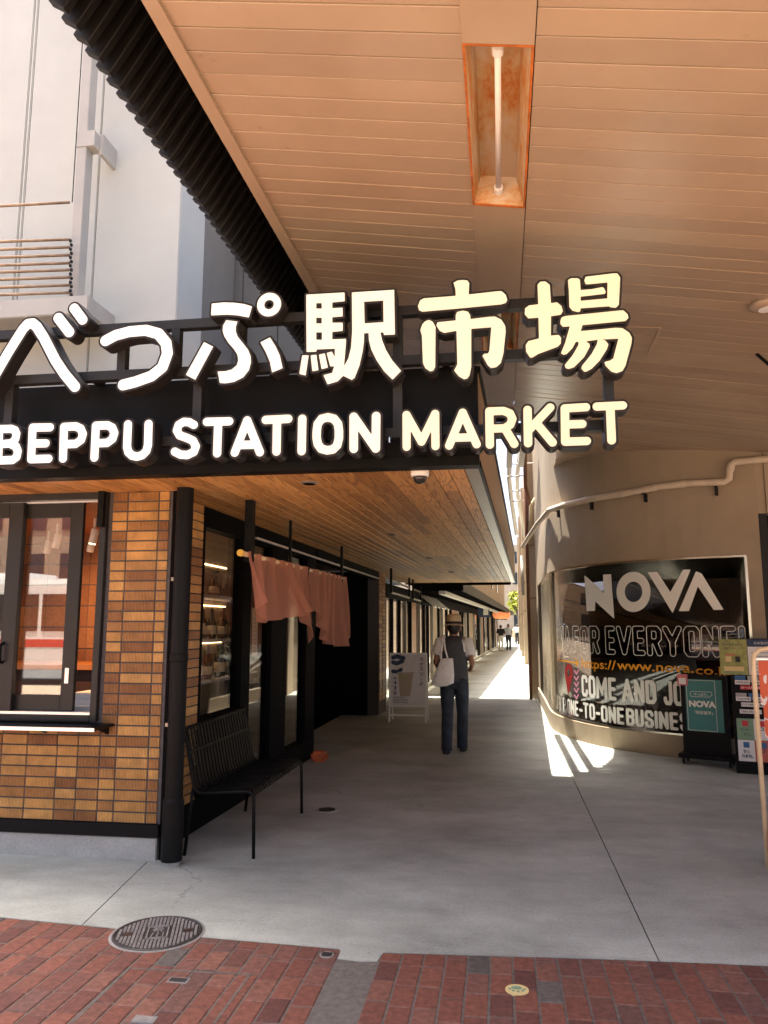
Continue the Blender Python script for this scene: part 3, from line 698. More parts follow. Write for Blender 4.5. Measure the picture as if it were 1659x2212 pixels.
# soffit boards
sof = MB().hexa([(-6, 4.68, ZS + .022), (XS(4.68) - .02, 4.68, ZS + .022), (XS(18) - .02, 18, ZS + .022), (-6, 18, ZS + .022), (-6, 4.68, ZT - .02), (XS(4.68) - .02, 4.68, ZT - .02), (XS(18) - .02, 18, ZT - .02), (-6, 18, ZT - .02)]).build('soffit', 'dark_brown', mk)
BM_ = {}
def board(name, parent, x, y0, y1, wd, mat, z, skew):
    L_ = round(y1 - y0, 2); key = (L_, wd, mat)
    if key not in BM_:
        t_ = .016; b = .003
        m = MB(); pr = [(-wd / 2, t_), (-wd / 2, b), (-wd / 2 + b, 0), (wd / 2 - b, 0), (wd / 2, b), (wd / 2, t_)]
        m.v = [(a, -L_ / 2, c) for a, c in pr] + [(a, L_ / 2, c) for a, c in pr]
        for i in range(6): j = (i + 1) % 6; m.f.append((i, j, 6 + j, 6 + i))
        m.f += [tuple(range(6)), tuple(reversed(range(6, 12)))]
        BM_[key] = m.mesh(name)
        bm = bmesh.new(); bm.from_mesh(BM_[key]); bmesh.ops.recalc_face_normals(bm, faces=bm.faces); bm.to_mesh(BM_[key]); bm.free()
    return link(name, BM_[key], mat, parent, (x, (y0 + y1) / 2, z), (0, 0, -math.atan(skew)))
for c in range(44):
    d = .105 + (c + .5) * .1055
    y = 4.72; yend = 17.97
    if XS(8) - d < -2.5: yend = 5.45
    brk = y + rnd.choice([.9, 1.8, 2.7, 3.6])
    while y < yend - .05:
        e = min(brk, yend)
        if yend - e < .4: e = yend
        board('board', sof, XS((y + e) / 2) - d, y + .001, e - .001, .1025, 'wood_soffit', ZS, .0345); y = e; brk = e + rnd.choice([1.8, 2.7, 3.6])
y = 4.72
while y < 17.9:
    e = min(y + 3.0, 18)
    MB().hexa([(XS(y) - .1, y + .002, ZS - .004), (XS(y) - .012, y + .002, ZS - .004), (XS(e) - .012, e - .002, ZS - .004), (XS(e) - .1, e - .002, ZS - .004), (XS(y) - .1, y + .002, ZS + .02), (XS(y) - .012, y + .002, ZS + .02), (XS(e) - .012, e - .002, ZS + .02), (XS(e) - .1, e - .002, ZS + .02)]).build('edge_trim', 'trim_metal', sof); y = e
# fascia
fa = MB().box((-6, 4.63, ZS - .01), (XS(4.65), 4.70, ZT)).build('front_fascia', 'black_panel', mk)
MB().box((-6, 4.60, ZS - .022), (XS(4.65) + .004, 4.72, ZS + .04)).build('fascia_lip', 'black_metal', mk)
y = 4.72
while y < 17.9:
    e = min(y + 1.66, 18)
    MB().hexa([(XS(y) - .02, y + .004, ZS + .03), (XS(y), y + .004, ZS + .03), (XS(e), e - .004, ZS + .03), (XS(e) - .02, e - .004, ZS + .03), (XS(y) - .02, y + .004, ZT), (XS(y), y + .004, ZT), (XS(e), e - .004, ZT), (XS(e) - .02, e - .004, ZT)]).build('side_panel', 'side_panel', mk); y = e
MB().hexa([(XS(4.72) - .012, 4.72, ZS - .012), (XS(4.72) + .006, 4.72, ZS - .012), (XS(18) + .006, 18, ZS - .012), (XS(18) - .012, 18, ZS - .012), (XS(4.72) - .012, 4.72, ZS + .03), (XS(4.72) + .006, 4.72, ZS + .03), (XS(18) + .006, 18, ZS + .03), (XS(18) - .012, 18, ZS + .03)]).build('side_lip', 'black_metal', mk)
MB().hexa([(-6, 4.7, ZT - .018), (XS(4.7) + .015, 4.7, ZT - .018), (XS(18) + .015, 18, ZT - .018), (-6, 18, ZT - .018), (-6, 4.7, ZT + .02), (XS(4.7) + .015, 4.7, ZT + .02), (XS(18) + .015, 18, ZT + .02), (-6, 18, ZT + .02)]).build('roof', 'black_metal', mk)
MB().box((-2.2, 17.99, ZS - .03), (XS(18) - .1, 18.04, ZT)).build('end_fascia', 'black_metal', mk)
MB().box((-2.1, 17.9, ZS - .055), (XS(18) - .11, 17.98, ZS - .002)).build('end_beam', 'dark_void', mk)
for i, (u, v) in enumerate(((668, 1042), (847, 1153), (928, 1204), (975, 1235))):
    q = gz(u, v, ZS)
    d_ = MB().lathe((q[0], q[1], ZS), [(.05, -.012), (.062, -.004), (.062, .01)], 20).build('downlight', 'trim_metal', mk)
    MB().lathe((q[0], q[1], ZS), [(.044, -.0135), (.044, -.0125)], 18).build('lens', 'dark_void', d_)
q = gz(907, 1015, ZS); dmc = thing('dome_camera', 'white dome security camera under the front edge of the cedar soffit', 'security camera', (q[0], q[1], ZS))
MB().lathe(q, [(.05, -.045), (.058, -.04), (.06, -.02), (.058, .006)], 24).build('housing', 'white_plastic', dmc, smooth=True)
MB().lathe(q, [(.002, -.092), (.02, -.088), (.035, -.075), (.043, -.056), (.045, -.044)], 20).build('dome', 'bus_window', dmc, smooth=True)

# ================================================================== SIGN
ys_ = 4.33
sg = thing('station_market_sign', 'lit channel letter sign reading BEPPU STATION MARKET with Japanese letters above', 'sign', (-1.2, 4.5, ZS))
def sp(uv): q = py(uv[0], uv[1], ys_); return (q[0], q[2])
def glyph(name, Z, shapes, rk=1., edge=.0135, cell=.0042):
    """shapes in zoom pixels through Z"""
    o = []
    k1 = np.array(sp(Z(0, 0))); k2 = np.array(sp(Z(100, 0))); sc_ = np.linalg.norm(k2 - k1) / 100
    for sh_ in shapes:
        if sh_[0] in 'p-': o.append((sh_[0], [sp(Z(*q)) for q in sh_[1]]))
        elif sh_[0] == 's': o.append(('s', [sp(Z(*q)) for q in sh_[1]], sh_[2] * sc_))
        elif sh_[0] == 'r': o.append(('r', sp(Z(*sh_[1])), sh_[2] * sc_, sh_[3] * sc_))
    V, Fc, S = march(o, edge, cell); m = MB(); n = len(V)
    m.v = [(a, ys_, b) for a, b in V] + [(a, ys_ + .105, b) for a, b in V]
    m.f = [f for f in Fc] + [(a, b, n + b, n + a) for a, b in S]
    body = m.build(name, 'letter_edge', sg)
    V, Fc, S = march(o, 0., cell); m = MB(); n = len(V)
    m.v = [(a, ys_ - .003, b) for a, b in V] + [(a, ys_ - .0005, b) for a, b in V]
    m.f = [f for f in Fc] + [(a, b, n + b, n + a) for a, b in S]
    xm_ = float(V[:, 0].mean()); m.build('face', 'lamp_face_%d' % min(4, max(0, int((xm_ + 2.6) / .62))), body)  # position picks the tint: left faces whitened as if by outside light
Z3 = zoomer(0, 1000, .9114)
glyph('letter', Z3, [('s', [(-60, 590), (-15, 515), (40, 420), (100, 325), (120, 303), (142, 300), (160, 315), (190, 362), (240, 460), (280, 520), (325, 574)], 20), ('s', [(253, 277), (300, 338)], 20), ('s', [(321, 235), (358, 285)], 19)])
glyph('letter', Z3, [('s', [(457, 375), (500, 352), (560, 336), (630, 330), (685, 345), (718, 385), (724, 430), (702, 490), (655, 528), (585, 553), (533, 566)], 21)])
L7 = zoomer(700, 1120, .27728)
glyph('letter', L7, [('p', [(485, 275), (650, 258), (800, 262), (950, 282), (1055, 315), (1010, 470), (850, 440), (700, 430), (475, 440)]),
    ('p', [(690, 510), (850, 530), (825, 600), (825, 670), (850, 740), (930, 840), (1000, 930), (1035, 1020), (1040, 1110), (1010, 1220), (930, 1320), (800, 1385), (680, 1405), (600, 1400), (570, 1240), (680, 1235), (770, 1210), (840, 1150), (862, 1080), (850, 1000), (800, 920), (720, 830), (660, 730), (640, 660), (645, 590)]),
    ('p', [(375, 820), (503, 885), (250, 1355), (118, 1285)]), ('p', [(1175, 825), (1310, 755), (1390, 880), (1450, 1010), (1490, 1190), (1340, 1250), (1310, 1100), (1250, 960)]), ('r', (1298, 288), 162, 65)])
L1 = zoomer(1160, 1120, .2652)
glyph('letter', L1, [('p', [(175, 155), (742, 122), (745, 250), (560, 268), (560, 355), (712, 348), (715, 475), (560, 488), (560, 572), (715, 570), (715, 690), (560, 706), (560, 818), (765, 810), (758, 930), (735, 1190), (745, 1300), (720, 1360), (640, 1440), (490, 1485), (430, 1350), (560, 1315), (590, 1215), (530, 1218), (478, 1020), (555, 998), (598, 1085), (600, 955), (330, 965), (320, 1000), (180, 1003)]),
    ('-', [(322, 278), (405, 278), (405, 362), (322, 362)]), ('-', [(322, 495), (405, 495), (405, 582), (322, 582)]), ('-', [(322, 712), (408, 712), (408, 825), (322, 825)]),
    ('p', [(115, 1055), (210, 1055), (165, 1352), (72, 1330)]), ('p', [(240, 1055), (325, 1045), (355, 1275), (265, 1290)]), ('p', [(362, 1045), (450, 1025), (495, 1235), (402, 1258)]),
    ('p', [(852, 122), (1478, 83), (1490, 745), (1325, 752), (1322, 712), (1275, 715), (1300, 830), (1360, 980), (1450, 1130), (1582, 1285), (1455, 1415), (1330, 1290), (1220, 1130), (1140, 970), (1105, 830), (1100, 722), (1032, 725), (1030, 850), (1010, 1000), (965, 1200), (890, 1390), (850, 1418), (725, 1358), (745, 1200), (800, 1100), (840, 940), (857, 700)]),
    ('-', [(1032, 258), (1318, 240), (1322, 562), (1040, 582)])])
L2 = zoomer(1620, 1080, .2532)
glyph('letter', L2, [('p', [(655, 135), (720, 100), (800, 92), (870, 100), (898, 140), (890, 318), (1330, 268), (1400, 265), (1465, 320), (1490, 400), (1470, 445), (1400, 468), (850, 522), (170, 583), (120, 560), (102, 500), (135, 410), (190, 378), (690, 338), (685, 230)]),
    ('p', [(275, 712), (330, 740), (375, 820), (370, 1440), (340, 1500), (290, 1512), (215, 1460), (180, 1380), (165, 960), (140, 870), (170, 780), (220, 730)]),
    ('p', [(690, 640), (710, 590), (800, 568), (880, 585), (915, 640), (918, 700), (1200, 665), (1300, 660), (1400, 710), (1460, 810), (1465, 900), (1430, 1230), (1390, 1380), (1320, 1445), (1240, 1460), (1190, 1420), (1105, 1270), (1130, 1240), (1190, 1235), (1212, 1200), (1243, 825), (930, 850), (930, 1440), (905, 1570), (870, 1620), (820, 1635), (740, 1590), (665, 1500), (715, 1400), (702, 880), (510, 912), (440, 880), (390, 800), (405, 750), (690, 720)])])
L3 = zoomer(2040, 1050, .28933)
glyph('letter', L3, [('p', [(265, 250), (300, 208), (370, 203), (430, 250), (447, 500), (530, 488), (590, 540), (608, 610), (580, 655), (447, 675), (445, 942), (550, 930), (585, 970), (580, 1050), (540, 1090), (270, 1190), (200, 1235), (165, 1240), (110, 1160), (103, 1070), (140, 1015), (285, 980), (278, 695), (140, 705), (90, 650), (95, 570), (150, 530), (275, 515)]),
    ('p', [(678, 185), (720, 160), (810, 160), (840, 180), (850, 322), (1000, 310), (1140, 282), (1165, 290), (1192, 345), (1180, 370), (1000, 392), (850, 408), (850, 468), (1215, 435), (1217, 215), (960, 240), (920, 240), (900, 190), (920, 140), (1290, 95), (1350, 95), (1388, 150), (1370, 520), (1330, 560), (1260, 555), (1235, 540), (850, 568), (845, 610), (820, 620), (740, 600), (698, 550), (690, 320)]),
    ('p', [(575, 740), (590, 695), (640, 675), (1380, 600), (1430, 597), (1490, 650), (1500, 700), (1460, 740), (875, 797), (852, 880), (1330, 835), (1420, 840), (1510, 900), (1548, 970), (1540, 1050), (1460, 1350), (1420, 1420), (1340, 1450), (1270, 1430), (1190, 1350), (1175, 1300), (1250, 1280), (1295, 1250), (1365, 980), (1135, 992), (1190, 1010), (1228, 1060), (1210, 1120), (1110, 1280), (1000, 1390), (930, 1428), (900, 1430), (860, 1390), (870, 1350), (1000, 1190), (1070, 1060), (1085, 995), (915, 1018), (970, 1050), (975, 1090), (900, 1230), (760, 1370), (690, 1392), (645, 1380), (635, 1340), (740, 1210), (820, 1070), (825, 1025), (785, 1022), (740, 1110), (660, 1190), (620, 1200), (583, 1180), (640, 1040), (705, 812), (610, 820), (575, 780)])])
L4 = zoomer(0, 1580, .38577); r4 = 38
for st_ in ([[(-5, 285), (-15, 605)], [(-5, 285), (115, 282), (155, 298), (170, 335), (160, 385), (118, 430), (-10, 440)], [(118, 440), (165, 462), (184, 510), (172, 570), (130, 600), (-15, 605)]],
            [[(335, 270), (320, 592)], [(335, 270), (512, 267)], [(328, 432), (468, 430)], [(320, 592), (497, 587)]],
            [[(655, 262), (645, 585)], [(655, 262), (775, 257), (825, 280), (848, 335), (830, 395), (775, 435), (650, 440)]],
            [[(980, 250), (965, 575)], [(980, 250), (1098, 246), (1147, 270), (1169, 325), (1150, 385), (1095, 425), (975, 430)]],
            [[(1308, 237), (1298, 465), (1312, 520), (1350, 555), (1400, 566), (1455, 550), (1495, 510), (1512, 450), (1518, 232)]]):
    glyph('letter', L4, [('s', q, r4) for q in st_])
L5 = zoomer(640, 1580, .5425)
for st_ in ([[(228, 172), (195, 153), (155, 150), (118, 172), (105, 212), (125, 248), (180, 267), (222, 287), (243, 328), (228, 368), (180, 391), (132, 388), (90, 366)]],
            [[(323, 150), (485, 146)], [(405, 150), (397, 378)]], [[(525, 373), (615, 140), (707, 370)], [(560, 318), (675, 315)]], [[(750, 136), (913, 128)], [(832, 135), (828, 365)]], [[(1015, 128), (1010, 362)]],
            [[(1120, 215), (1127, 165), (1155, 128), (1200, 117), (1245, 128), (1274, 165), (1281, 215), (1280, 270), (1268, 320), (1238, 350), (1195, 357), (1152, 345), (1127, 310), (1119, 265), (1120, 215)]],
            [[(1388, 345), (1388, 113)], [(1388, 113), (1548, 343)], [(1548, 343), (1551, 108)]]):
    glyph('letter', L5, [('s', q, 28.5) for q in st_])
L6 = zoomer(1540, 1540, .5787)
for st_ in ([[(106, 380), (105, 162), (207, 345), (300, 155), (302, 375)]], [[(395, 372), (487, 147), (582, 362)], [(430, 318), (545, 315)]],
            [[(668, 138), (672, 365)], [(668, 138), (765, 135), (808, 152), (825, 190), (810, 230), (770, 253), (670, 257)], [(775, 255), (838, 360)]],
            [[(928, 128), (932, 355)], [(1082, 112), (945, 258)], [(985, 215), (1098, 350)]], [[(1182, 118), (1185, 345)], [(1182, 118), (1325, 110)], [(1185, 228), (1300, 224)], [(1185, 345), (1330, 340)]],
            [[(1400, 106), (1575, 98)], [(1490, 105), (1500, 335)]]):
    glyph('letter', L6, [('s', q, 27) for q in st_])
yr = 4.48
zt_ = py(700, 685, yr)[2]; zm_ = py(500, 800, yr)[2]; zl_ = py(1180, 925, yr)[2]; xe_ = py(1318, 700, yr)[0]
for z in (zt_, zm_, zl_): MB().box((-4.2, yr - .03, z - .03), (xe_ if z != zl_ else xe_, yr + .03, z + .03)).build('rail', 'grey_frame', sg)
for u, v0, v1 in ((30, zl_, zm_), (265, zm_, zt_), (380, zm_, zt_), (432, zl_, zm_), (860, zl_, zt_), (520, zm_, zt_), (1312, zl_, zm_)):
    xx = py(u, 800, yr)[0]; MB().box((xx - .028, yr - .029, v0 + .03), (xx + .028, yr + .029, v1 - .03)).build('post', 'grey_frame', sg)
for xx in (-3.8, -2.6, -1.4, -.3): MB().box((xx - .02, yr + .03, zm_ - .02), (xx + .02, 4.632, zm_ + .02)).box((xx - .02, yr + .03, zl_ - .02), (xx + .02, 4.632, zl_ + .02)).build('bracket', 'black_metal', sg)
for u in range(9):
    q = py(470 + u * 62, 975 - u * 3.4, ys_ + .09)
    MB().tube([(q[0], ys_ + .06, q[2] + .02), (q[0], ys_ + .06, q[2] - .012)], .009, 8).build('drain_pin', 'chrome', sg)

# ================================================================== CANOPY
SLP = .155
def zc(x): return 4.2 - SLP * x
XC = -1.53
cn = thing('street_canopy', 'sloping cream metal panel canopy with rusty lamp recesses and black louver edge', 'canopy', (0, 4, 4.2))
ang = math.atan(SLP)
def cboard(x0, x1, y, wd, name='ceiling_board', mat='ceiling_paint'):
    L_ = round((x1 - x0) / math.cos(ang), 2); key = ('c', L_, wd)
    if key not in BM_:
        t_ = .02; b = .0015; m = MB(); pr = [(-wd / 2, t_), (-wd / 2, b), (-wd / 2 + b, 0), (wd / 2 - b, 0), (wd / 2, b), (wd / 2, t_)]
        m.v = [(0, a, c) for a, c in pr] + [(L_, a, c) for a, c in pr]
        for i in range(6): j = (i + 1) % 6; m.f.append((i, j, 6 + j, 6 + i))
        m.f += [tuple(range(6)), tuple(reversed(range(6, 12)))]; BM_[key] = m.mesh(name)
        bm = bmesh.new(); bm.from_mesh(BM_[key]); bmesh.ops.recalc_face_normals(bm, faces=bm.faces); bm.to_mesh(BM_[key]); bm.free()
    link(name, BM_[key], mat, cn, (x0, y, zc(x0) + rnd.uniform(0, .003)), (rnd.uniform(-.012, .012), ang, 0))
SL, SR = -.117, .205                      # strip with the lamp recesses
YN = 2.0                                  # street edge of the canopy
y = YN + .08; k = 0; P_ = .158
while y < 13.4:
    if y < 9.35: cboard(XC + .05, SL - .004, y, P_ - .008)
    x0 = SR + .004
    if y > 9.5: x0 = float(np.interp(y, [9.5, 10.0, 10.6, 11.3, 13.4], [.25, .55, .75, .86, .9]))
    cboard(round(x0, 2), 6.5, y, P_ - .008); y += P_
def cslab(x0, x1, y0, y1, t0, t1): return [(x0, y0, zc(x0) + t0), (x1, y0, zc(x1) + t0), (x1, y1, zc(x1) + t0), (x0, y1, zc(x0) + t0), (x0, y0, zc(x0) + t1), (x1, y0, zc(x1) + t1), (x1, y1, zc(x1) + t1), (x0, y1, zc(x0) + t1)]
MB().hexa(cslab(XC, SL - .02, YN, 9.45, .021, .5)).hexa(cslab(SR + .02, 6.6, YN, 9.5, .021, .5)).hexa(cslab(SL - .02, SR + .02, YN, 9.3, .17, .5)).hexa(cslab(.62, 6.6, 9.5, 10.2, .021, .5)).hexa(cslab(.9, 6.6, 10.2, 13.4, .021, .5)).build('roof_slab', 'dark_brown', cn)
YL = [(3.16, 4.53), (5.95, 7.25)]
ye = YN
for a, b in YL + [(8.95, 8.95)]:
    yy = ye
    while yy < a - .05:
        e = min(yy + 2.0, a)
        MB().hexa(cslab(SL, SR, yy + .003, e - .003, -.003, .012)).build('strip_panel', 'ceiling_paint', cn); yy = e
    ye = b
MB().hexa(cslab(SL, SR, 8.96, 9.3, .03, .05)).build('strip_panel', 'rust', cn)
for a, b in YL:
    bx_ = MB(); i_ = .055; dp_ = .14
    lo_ = [(SL + .008, a + .008), (SR - .008, a + .008), (SR - .008, b - .008), (SL + .008, b - .008)]; hi_ = [(SL + i_, a + .1), (SR - i_, a + .1), (SR - i_, b - .1), (SL + i_, b - .1)]
    vv = [(p[0], p[1], zc(p[0])) for p in lo_] + [(p[0], p[1], zc(p[0]) + dp_) for p in hi_]
    rcs = MB().add(vv, [(0, 1, 5, 4), (1, 2, 6, 5), (2, 3, 7, 6), (3, 0, 4, 7), (4, 5, 6, 7)]).build('lamp_recess', 'rusty_white', cn, fix=False)
    xm = (SL + SR) / 2; zt2 = zc(xm) + .06
    MB().tube([(xm, a + .12, zt2), (xm, b - .12, zt2)], .016, 10).build('tube_lamp', 'white_plastic', rcs, smooth=True)
    for yy in (a + .08, b - .12): MB().tube([(xm, yy, zt2), (xm, yy + .05, zt2)], .028, 10).build('socket', 'white_plastic', rcs)
    for xx in (SL, SR - .012): MB().hexa(cslab(xx, xx + .012, a, b, -.004, .01)).build('rust_edge', 'rust', rcs)
    for yy in (a, b - .012): MB().hexa(cslab(SL + .012, SR - .012, yy, yy + .012, -.004, .01)).build('rust_edge', 'rust', rcs)
for xj_ in (.19, .38): MB().box((xj_ - .045, 9.3, 4.18), (xj_ + .045, 12.6, 4.3)).build('joist', 'grey_pipe', cn)
# edge trim and louvers
MB().hexa(cslab(XC - .03, XC + .05, YN, 9.45, -.02, .03)).build('edge_trim', 'ceiling_paint', cn)
MB().box((XC - .02, YN, zc(XC) + .03), (XC + .2, 9.45, zc(XC) + 1.0)).build('edge_beam', 'black_metal', cn)
ea = math.radians(57); ex0, ez0 = -2.01, zc(XC) + .06
fd = Vector((math.cos(ea), 0, math.sin(ea))); fn = Vector((-math.sin(ea), 0, math.cos(ea)))
lm_ = MB(); a_ = fn * .05; b_ = Vector((0, .0235, 0)); q0 = Vector((0, 0, 0)); q1 = fd * 1.0
lm_.hexa([q0 - a_ - b_, q0 + a_ - b_, q0 + a_ + b_, q0 - a_ + b_, q1 - a_ - b_, q1 + a_ - b_, q1 + a_ + b_, q1 - a_ + b_]); lme = lm_.mesh('louver')
bm = bmesh.new(); bm.from_mesh(lme); bmesh.ops.recalc_face_normals(bm, faces=bm.faces); bmesh.ops.bevel(bm, geom=bm.edges[:], offset=.004, segments=1, affect='EDGES'); bm.to_mesh(lme); bm.free()
y = .6
while y < 9.4: link('louver', lme, 'dark_louver', cn, (ex0, y, ez0)); y += .1085
c0 = Vector((ex0, 0, ez0)) + fn * .056 + fd * .06; c1 = c0 + fd * .94
MB().hexa([(c0.x, .5, c0.z), (c1.x, .5, c1.z), (c1.x, 9.45, c1.z), (c0.x, 9.45, c0.z)] + [(v.x + fn.x * .02, yy, v.z + fn.z * .02) for v, yy in ((c0, .5), (c1, .5), (c1, 9.45), (c0, 9.45))]).build('louver_backing', 'black_metal', cn)
# hatch outlines, round light, stub
for uv in (((1300, 706), (1427, 708), (1400, 765)), ((1290, 912), (1416, 913), (1385, 934))):
    pts_ = []
    for u, v in uv:
        d = ray(u, v); t = (4.2 - H) / (d[2] + SLP * d[0]); pts_.append(C0 + d * t)
    for a, b in zip(pts_[:-1], pts_[1:]): MB().bar(a, b, .02, .012).build('hatch_edge', 'ceiling_paint', cn)
d = ray(1655, 660); q = C0 + d * ((4.2 - H) / (d[2] + SLP * d[0]))
rl = MB().lathe(q, [(.075, -.03), (.11, -.012), (.12, .01)], 24).build('round_light', 'ceiling_paint', cn, smooth=True)
MB().lathe(q, [(.055, -.034), (.055, -.029)], 20).build('lens', 'white_plastic', rl)
d = ray(1635, 765); q = C0 + d * ((4.2 - H) / (d[2] + SLP * d[0])); MB().tube([q, q + np.array([.05, -.12, -.14])], .014, 8).build('sprinkler_stub', 'black_metal', cn)

# ================================================================== LANGUAGE SCHOOL BUILDING (right, curved)
CP = [(.80, 19.0), (.80, 16.2), (.79, 14.0), (.785, 12.9), (.84, 12.3), (1.02, 11.6), (1.33, 10.98), (1.70, 10.56), (2.09, 10.26), (2.5, 10.04), (2.95, 9.87), (3.12, 9.82)]
def catmull(P, n=8):
    P = [np.array(p, float) for p in P]; P = [2 * P[0] - P[1]] + P + [2 * P[-1] - P[-2]]; o = []
    for i in range(1, len(P) - 2):
        for k in range(n):
            t = k / n; o.append(.5 * ((2 * P[i]) + (-P[i - 1] + P[i + 1]) * t + (2 * P[i - 1] - 5 * P[i] + 4 * P[i + 1] - P[i + 2]) * t * t + (-P[i - 1] + 3 * P[i] - 3 * P[i + 1] + P[i + 2]) * t ** 3))
    o.append(P[-2]); return np.array(o)
WC = catmull(CP); WT = np.gradient(WC, axis=0); WT /= np.linalg.norm(WT, axis=1)[:, None]
WN = np.stack([WT[:, 1], -WT[:, 0]], 1)           # towards the street
WS = np.concatenate([[0], np.cumsum(np.linalg.norm(np.diff(WC, axis=0), axis=1))])
def wall_at(s, o=0.):
    x = np.interp(s, WS, WC[:, 0]); y = np.interp(s, WS, WC[:, 1]); nx = np.interp(s, WS, WN[:, 0]); ny = np.interp(s, WS, WN[:, 1]); return (x + nx * o, y + ny * o)
def pix_s(u, v, o=0.):
    d = ray(u, v); P = WC + WN * o; cr = P[:, 0] * d[1] - P[:, 1] * d[0]; best = None
    for i in range(len(P) - 1):
        if cr[i] * cr[i + 1] <= 0:
            t = cr[i] / (cr[i] - cr[i + 1] + 1e-12); q = P[i] + t * (P[i + 1] - P[i]); T = q[1] / d[1]
            if best is None or T < best[0]: best = (T, WS[i] + t * (WS[i + 1] - WS[i]), H + d[2] * T)
    return (best[1], best[2]) if best else (WS[-1], 1.)
def ribbon(s0, s1, z0, z1, o0, o1, n=48):
    m = MB(); ss = np.linspace(s0, s1, n)
    for s in ss:
        a = wall_at(s, o0); b = wall_at(s, o1); m.v += [(a[0], a[1], z0), (b[0], b[1], z0), (b[0], b[1], z1), (a[0], a[1], z1)]
    for i in range(n - 1):
        for j in range(4): k = (j + 1) % 4; m.f.append((i * 4 + j, i * 4 + k, (i + 1) * 4 + k, (i + 1) * 4 + j))
    m.f += [(3, 2, 1, 0), tuple((n - 1) * 4 + j for j in range(4))]; return m
assert WN[len(WN) // 2][1] < 0
sE = WS[-1]; sW0 = float(np.interp(-16.9, -WC[:60, 1], WS[:60])); sW1 = sE - .16
nb = thing('curved_building', 'beige rendered corner building with a curved shop window on the right', 'building', (1.5, 11.5, 0))
ribbon(0, sE, 2.45, 6.5, -.2, 0).build('upper_wall', 'beige_wall', nb, smooth=False)
ribbon(0, sE, 0, .26, -.2, .03).build('sill_wall', 'beige_wall', nb)
ribbon(0, sW0, .26, 2.45, -.2, 0, 6).build('left_pier', 'beige_wall', nb); ribbon(sW1, sE, .26, 2.45, -.2, 0, 4).build('right_pier', 'beige_wall', nb)
a = wall_at(sE, 0)
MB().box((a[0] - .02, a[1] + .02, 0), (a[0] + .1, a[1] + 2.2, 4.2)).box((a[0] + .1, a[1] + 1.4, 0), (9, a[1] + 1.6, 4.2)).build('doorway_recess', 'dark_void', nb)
MB().box((a[0] + .1, a[1] - .02, 2.95), (9, a[1] + .2, 4.5)).box((a[0] + .001, a[1] + .002, 2.95), (a[0] + .099, a[1] + .2, 4.5)).build('lintel_wall', 'beige_wall', nb)
MB().box((a[0] + .0, a[1] - .0, 0), (a[0] + .1, a[1] + .019, 2.95)).build('door_jamb', 'dark_louver', nb)
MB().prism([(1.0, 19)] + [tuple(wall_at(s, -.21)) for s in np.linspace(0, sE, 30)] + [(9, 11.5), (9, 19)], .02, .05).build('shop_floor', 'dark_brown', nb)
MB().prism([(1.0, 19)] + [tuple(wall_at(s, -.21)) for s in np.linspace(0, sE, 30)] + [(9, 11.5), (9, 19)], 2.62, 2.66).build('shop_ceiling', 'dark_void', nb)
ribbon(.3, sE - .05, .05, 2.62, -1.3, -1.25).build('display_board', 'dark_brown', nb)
gl_ = ribbon(sW0, sW1, .275, 2.45, -.06, -.052).build('window_pane', 'glass_dark', nb, smooth=False)
for f_ in gl_.data.polygons: f_.use_smooth = True
ribbon(sW0, sW1, .26, .285, -.1, .012).build('window_sill', 'chrome', nb); ribbon(sW0, sW1, 2.43, 2.452, -.1, .006).build('window_head', 'chrome', nb)
smul = [pix_s(*R2(q, 1300))[0] for q in (520, 548, 575, 600, 622)]
for s in smul + [sW1 - .01]: ribbon(s - .015, s + .015, .285, 2.43, -.08, .0, 3).build('mullion', 'chrome', nb)
# pipe along the wall
pp = []
Z6 = zoomer(1512, 1800, .9114)
for a_, b_ in ((1535, 18), (1518, 19), (1500, 30), (1492, 60), (1490, 92), (1470, 105), (1310, 112), (1180, 128), (1040, 155), (880, 182), (780, 205), (710, 228)):
    s, z = pix_s(*Z6(a_, b_), .12); q = wall_at(s, .1); pp.append((q[0], q[1], z))
for a_, b_, yy in ((665, 285, 13.6), (625, 345, 15.0), (600, 385, 16.0)):
    q = py(*Z6(a_, b_), yy); pp.append(tuple(q))
pipe = MB().tube([(pp[0][0] + 1.5, pp[0][1] - .5, pp[0][2] + .01)] + pp, .043, 14).build('drain_pipe', 'beige_pipe', nb, smooth=True)
for i in (2, 6, 7, 8, 9, 10, 11):
    if i < len(pp) - 1:
        a, b = Vector(pp[i]), Vector(pp[i + 1]); dd = (b - a).normalized(); MB().tube([a + dd * .02, a + dd * .08], .05, 14).build('pipe_collar', 'beige_pipe', pipe)
for a_, b_ in ((1435, 140), (1125, 170), (890, 205), (745, 240)):
    s, z = pix_s(*Z6(a_, b_), .05); q0_ = wall_at(s, .0); q1_ = wall_at(s, .1)
    MB().bar((q0_[0], q0_[1], z - .02), (q0_[0] * .6 + q1_[0] * .4, q0_[1] * .6 + q1_[1] * .4, z - .02), .035, .1).bar((q0_[0], q0_[1], z + .03), (q1_[0], q1_[1], z + .03), .03, .02).build('pipe_bracket', 'dark_louver', pipe)
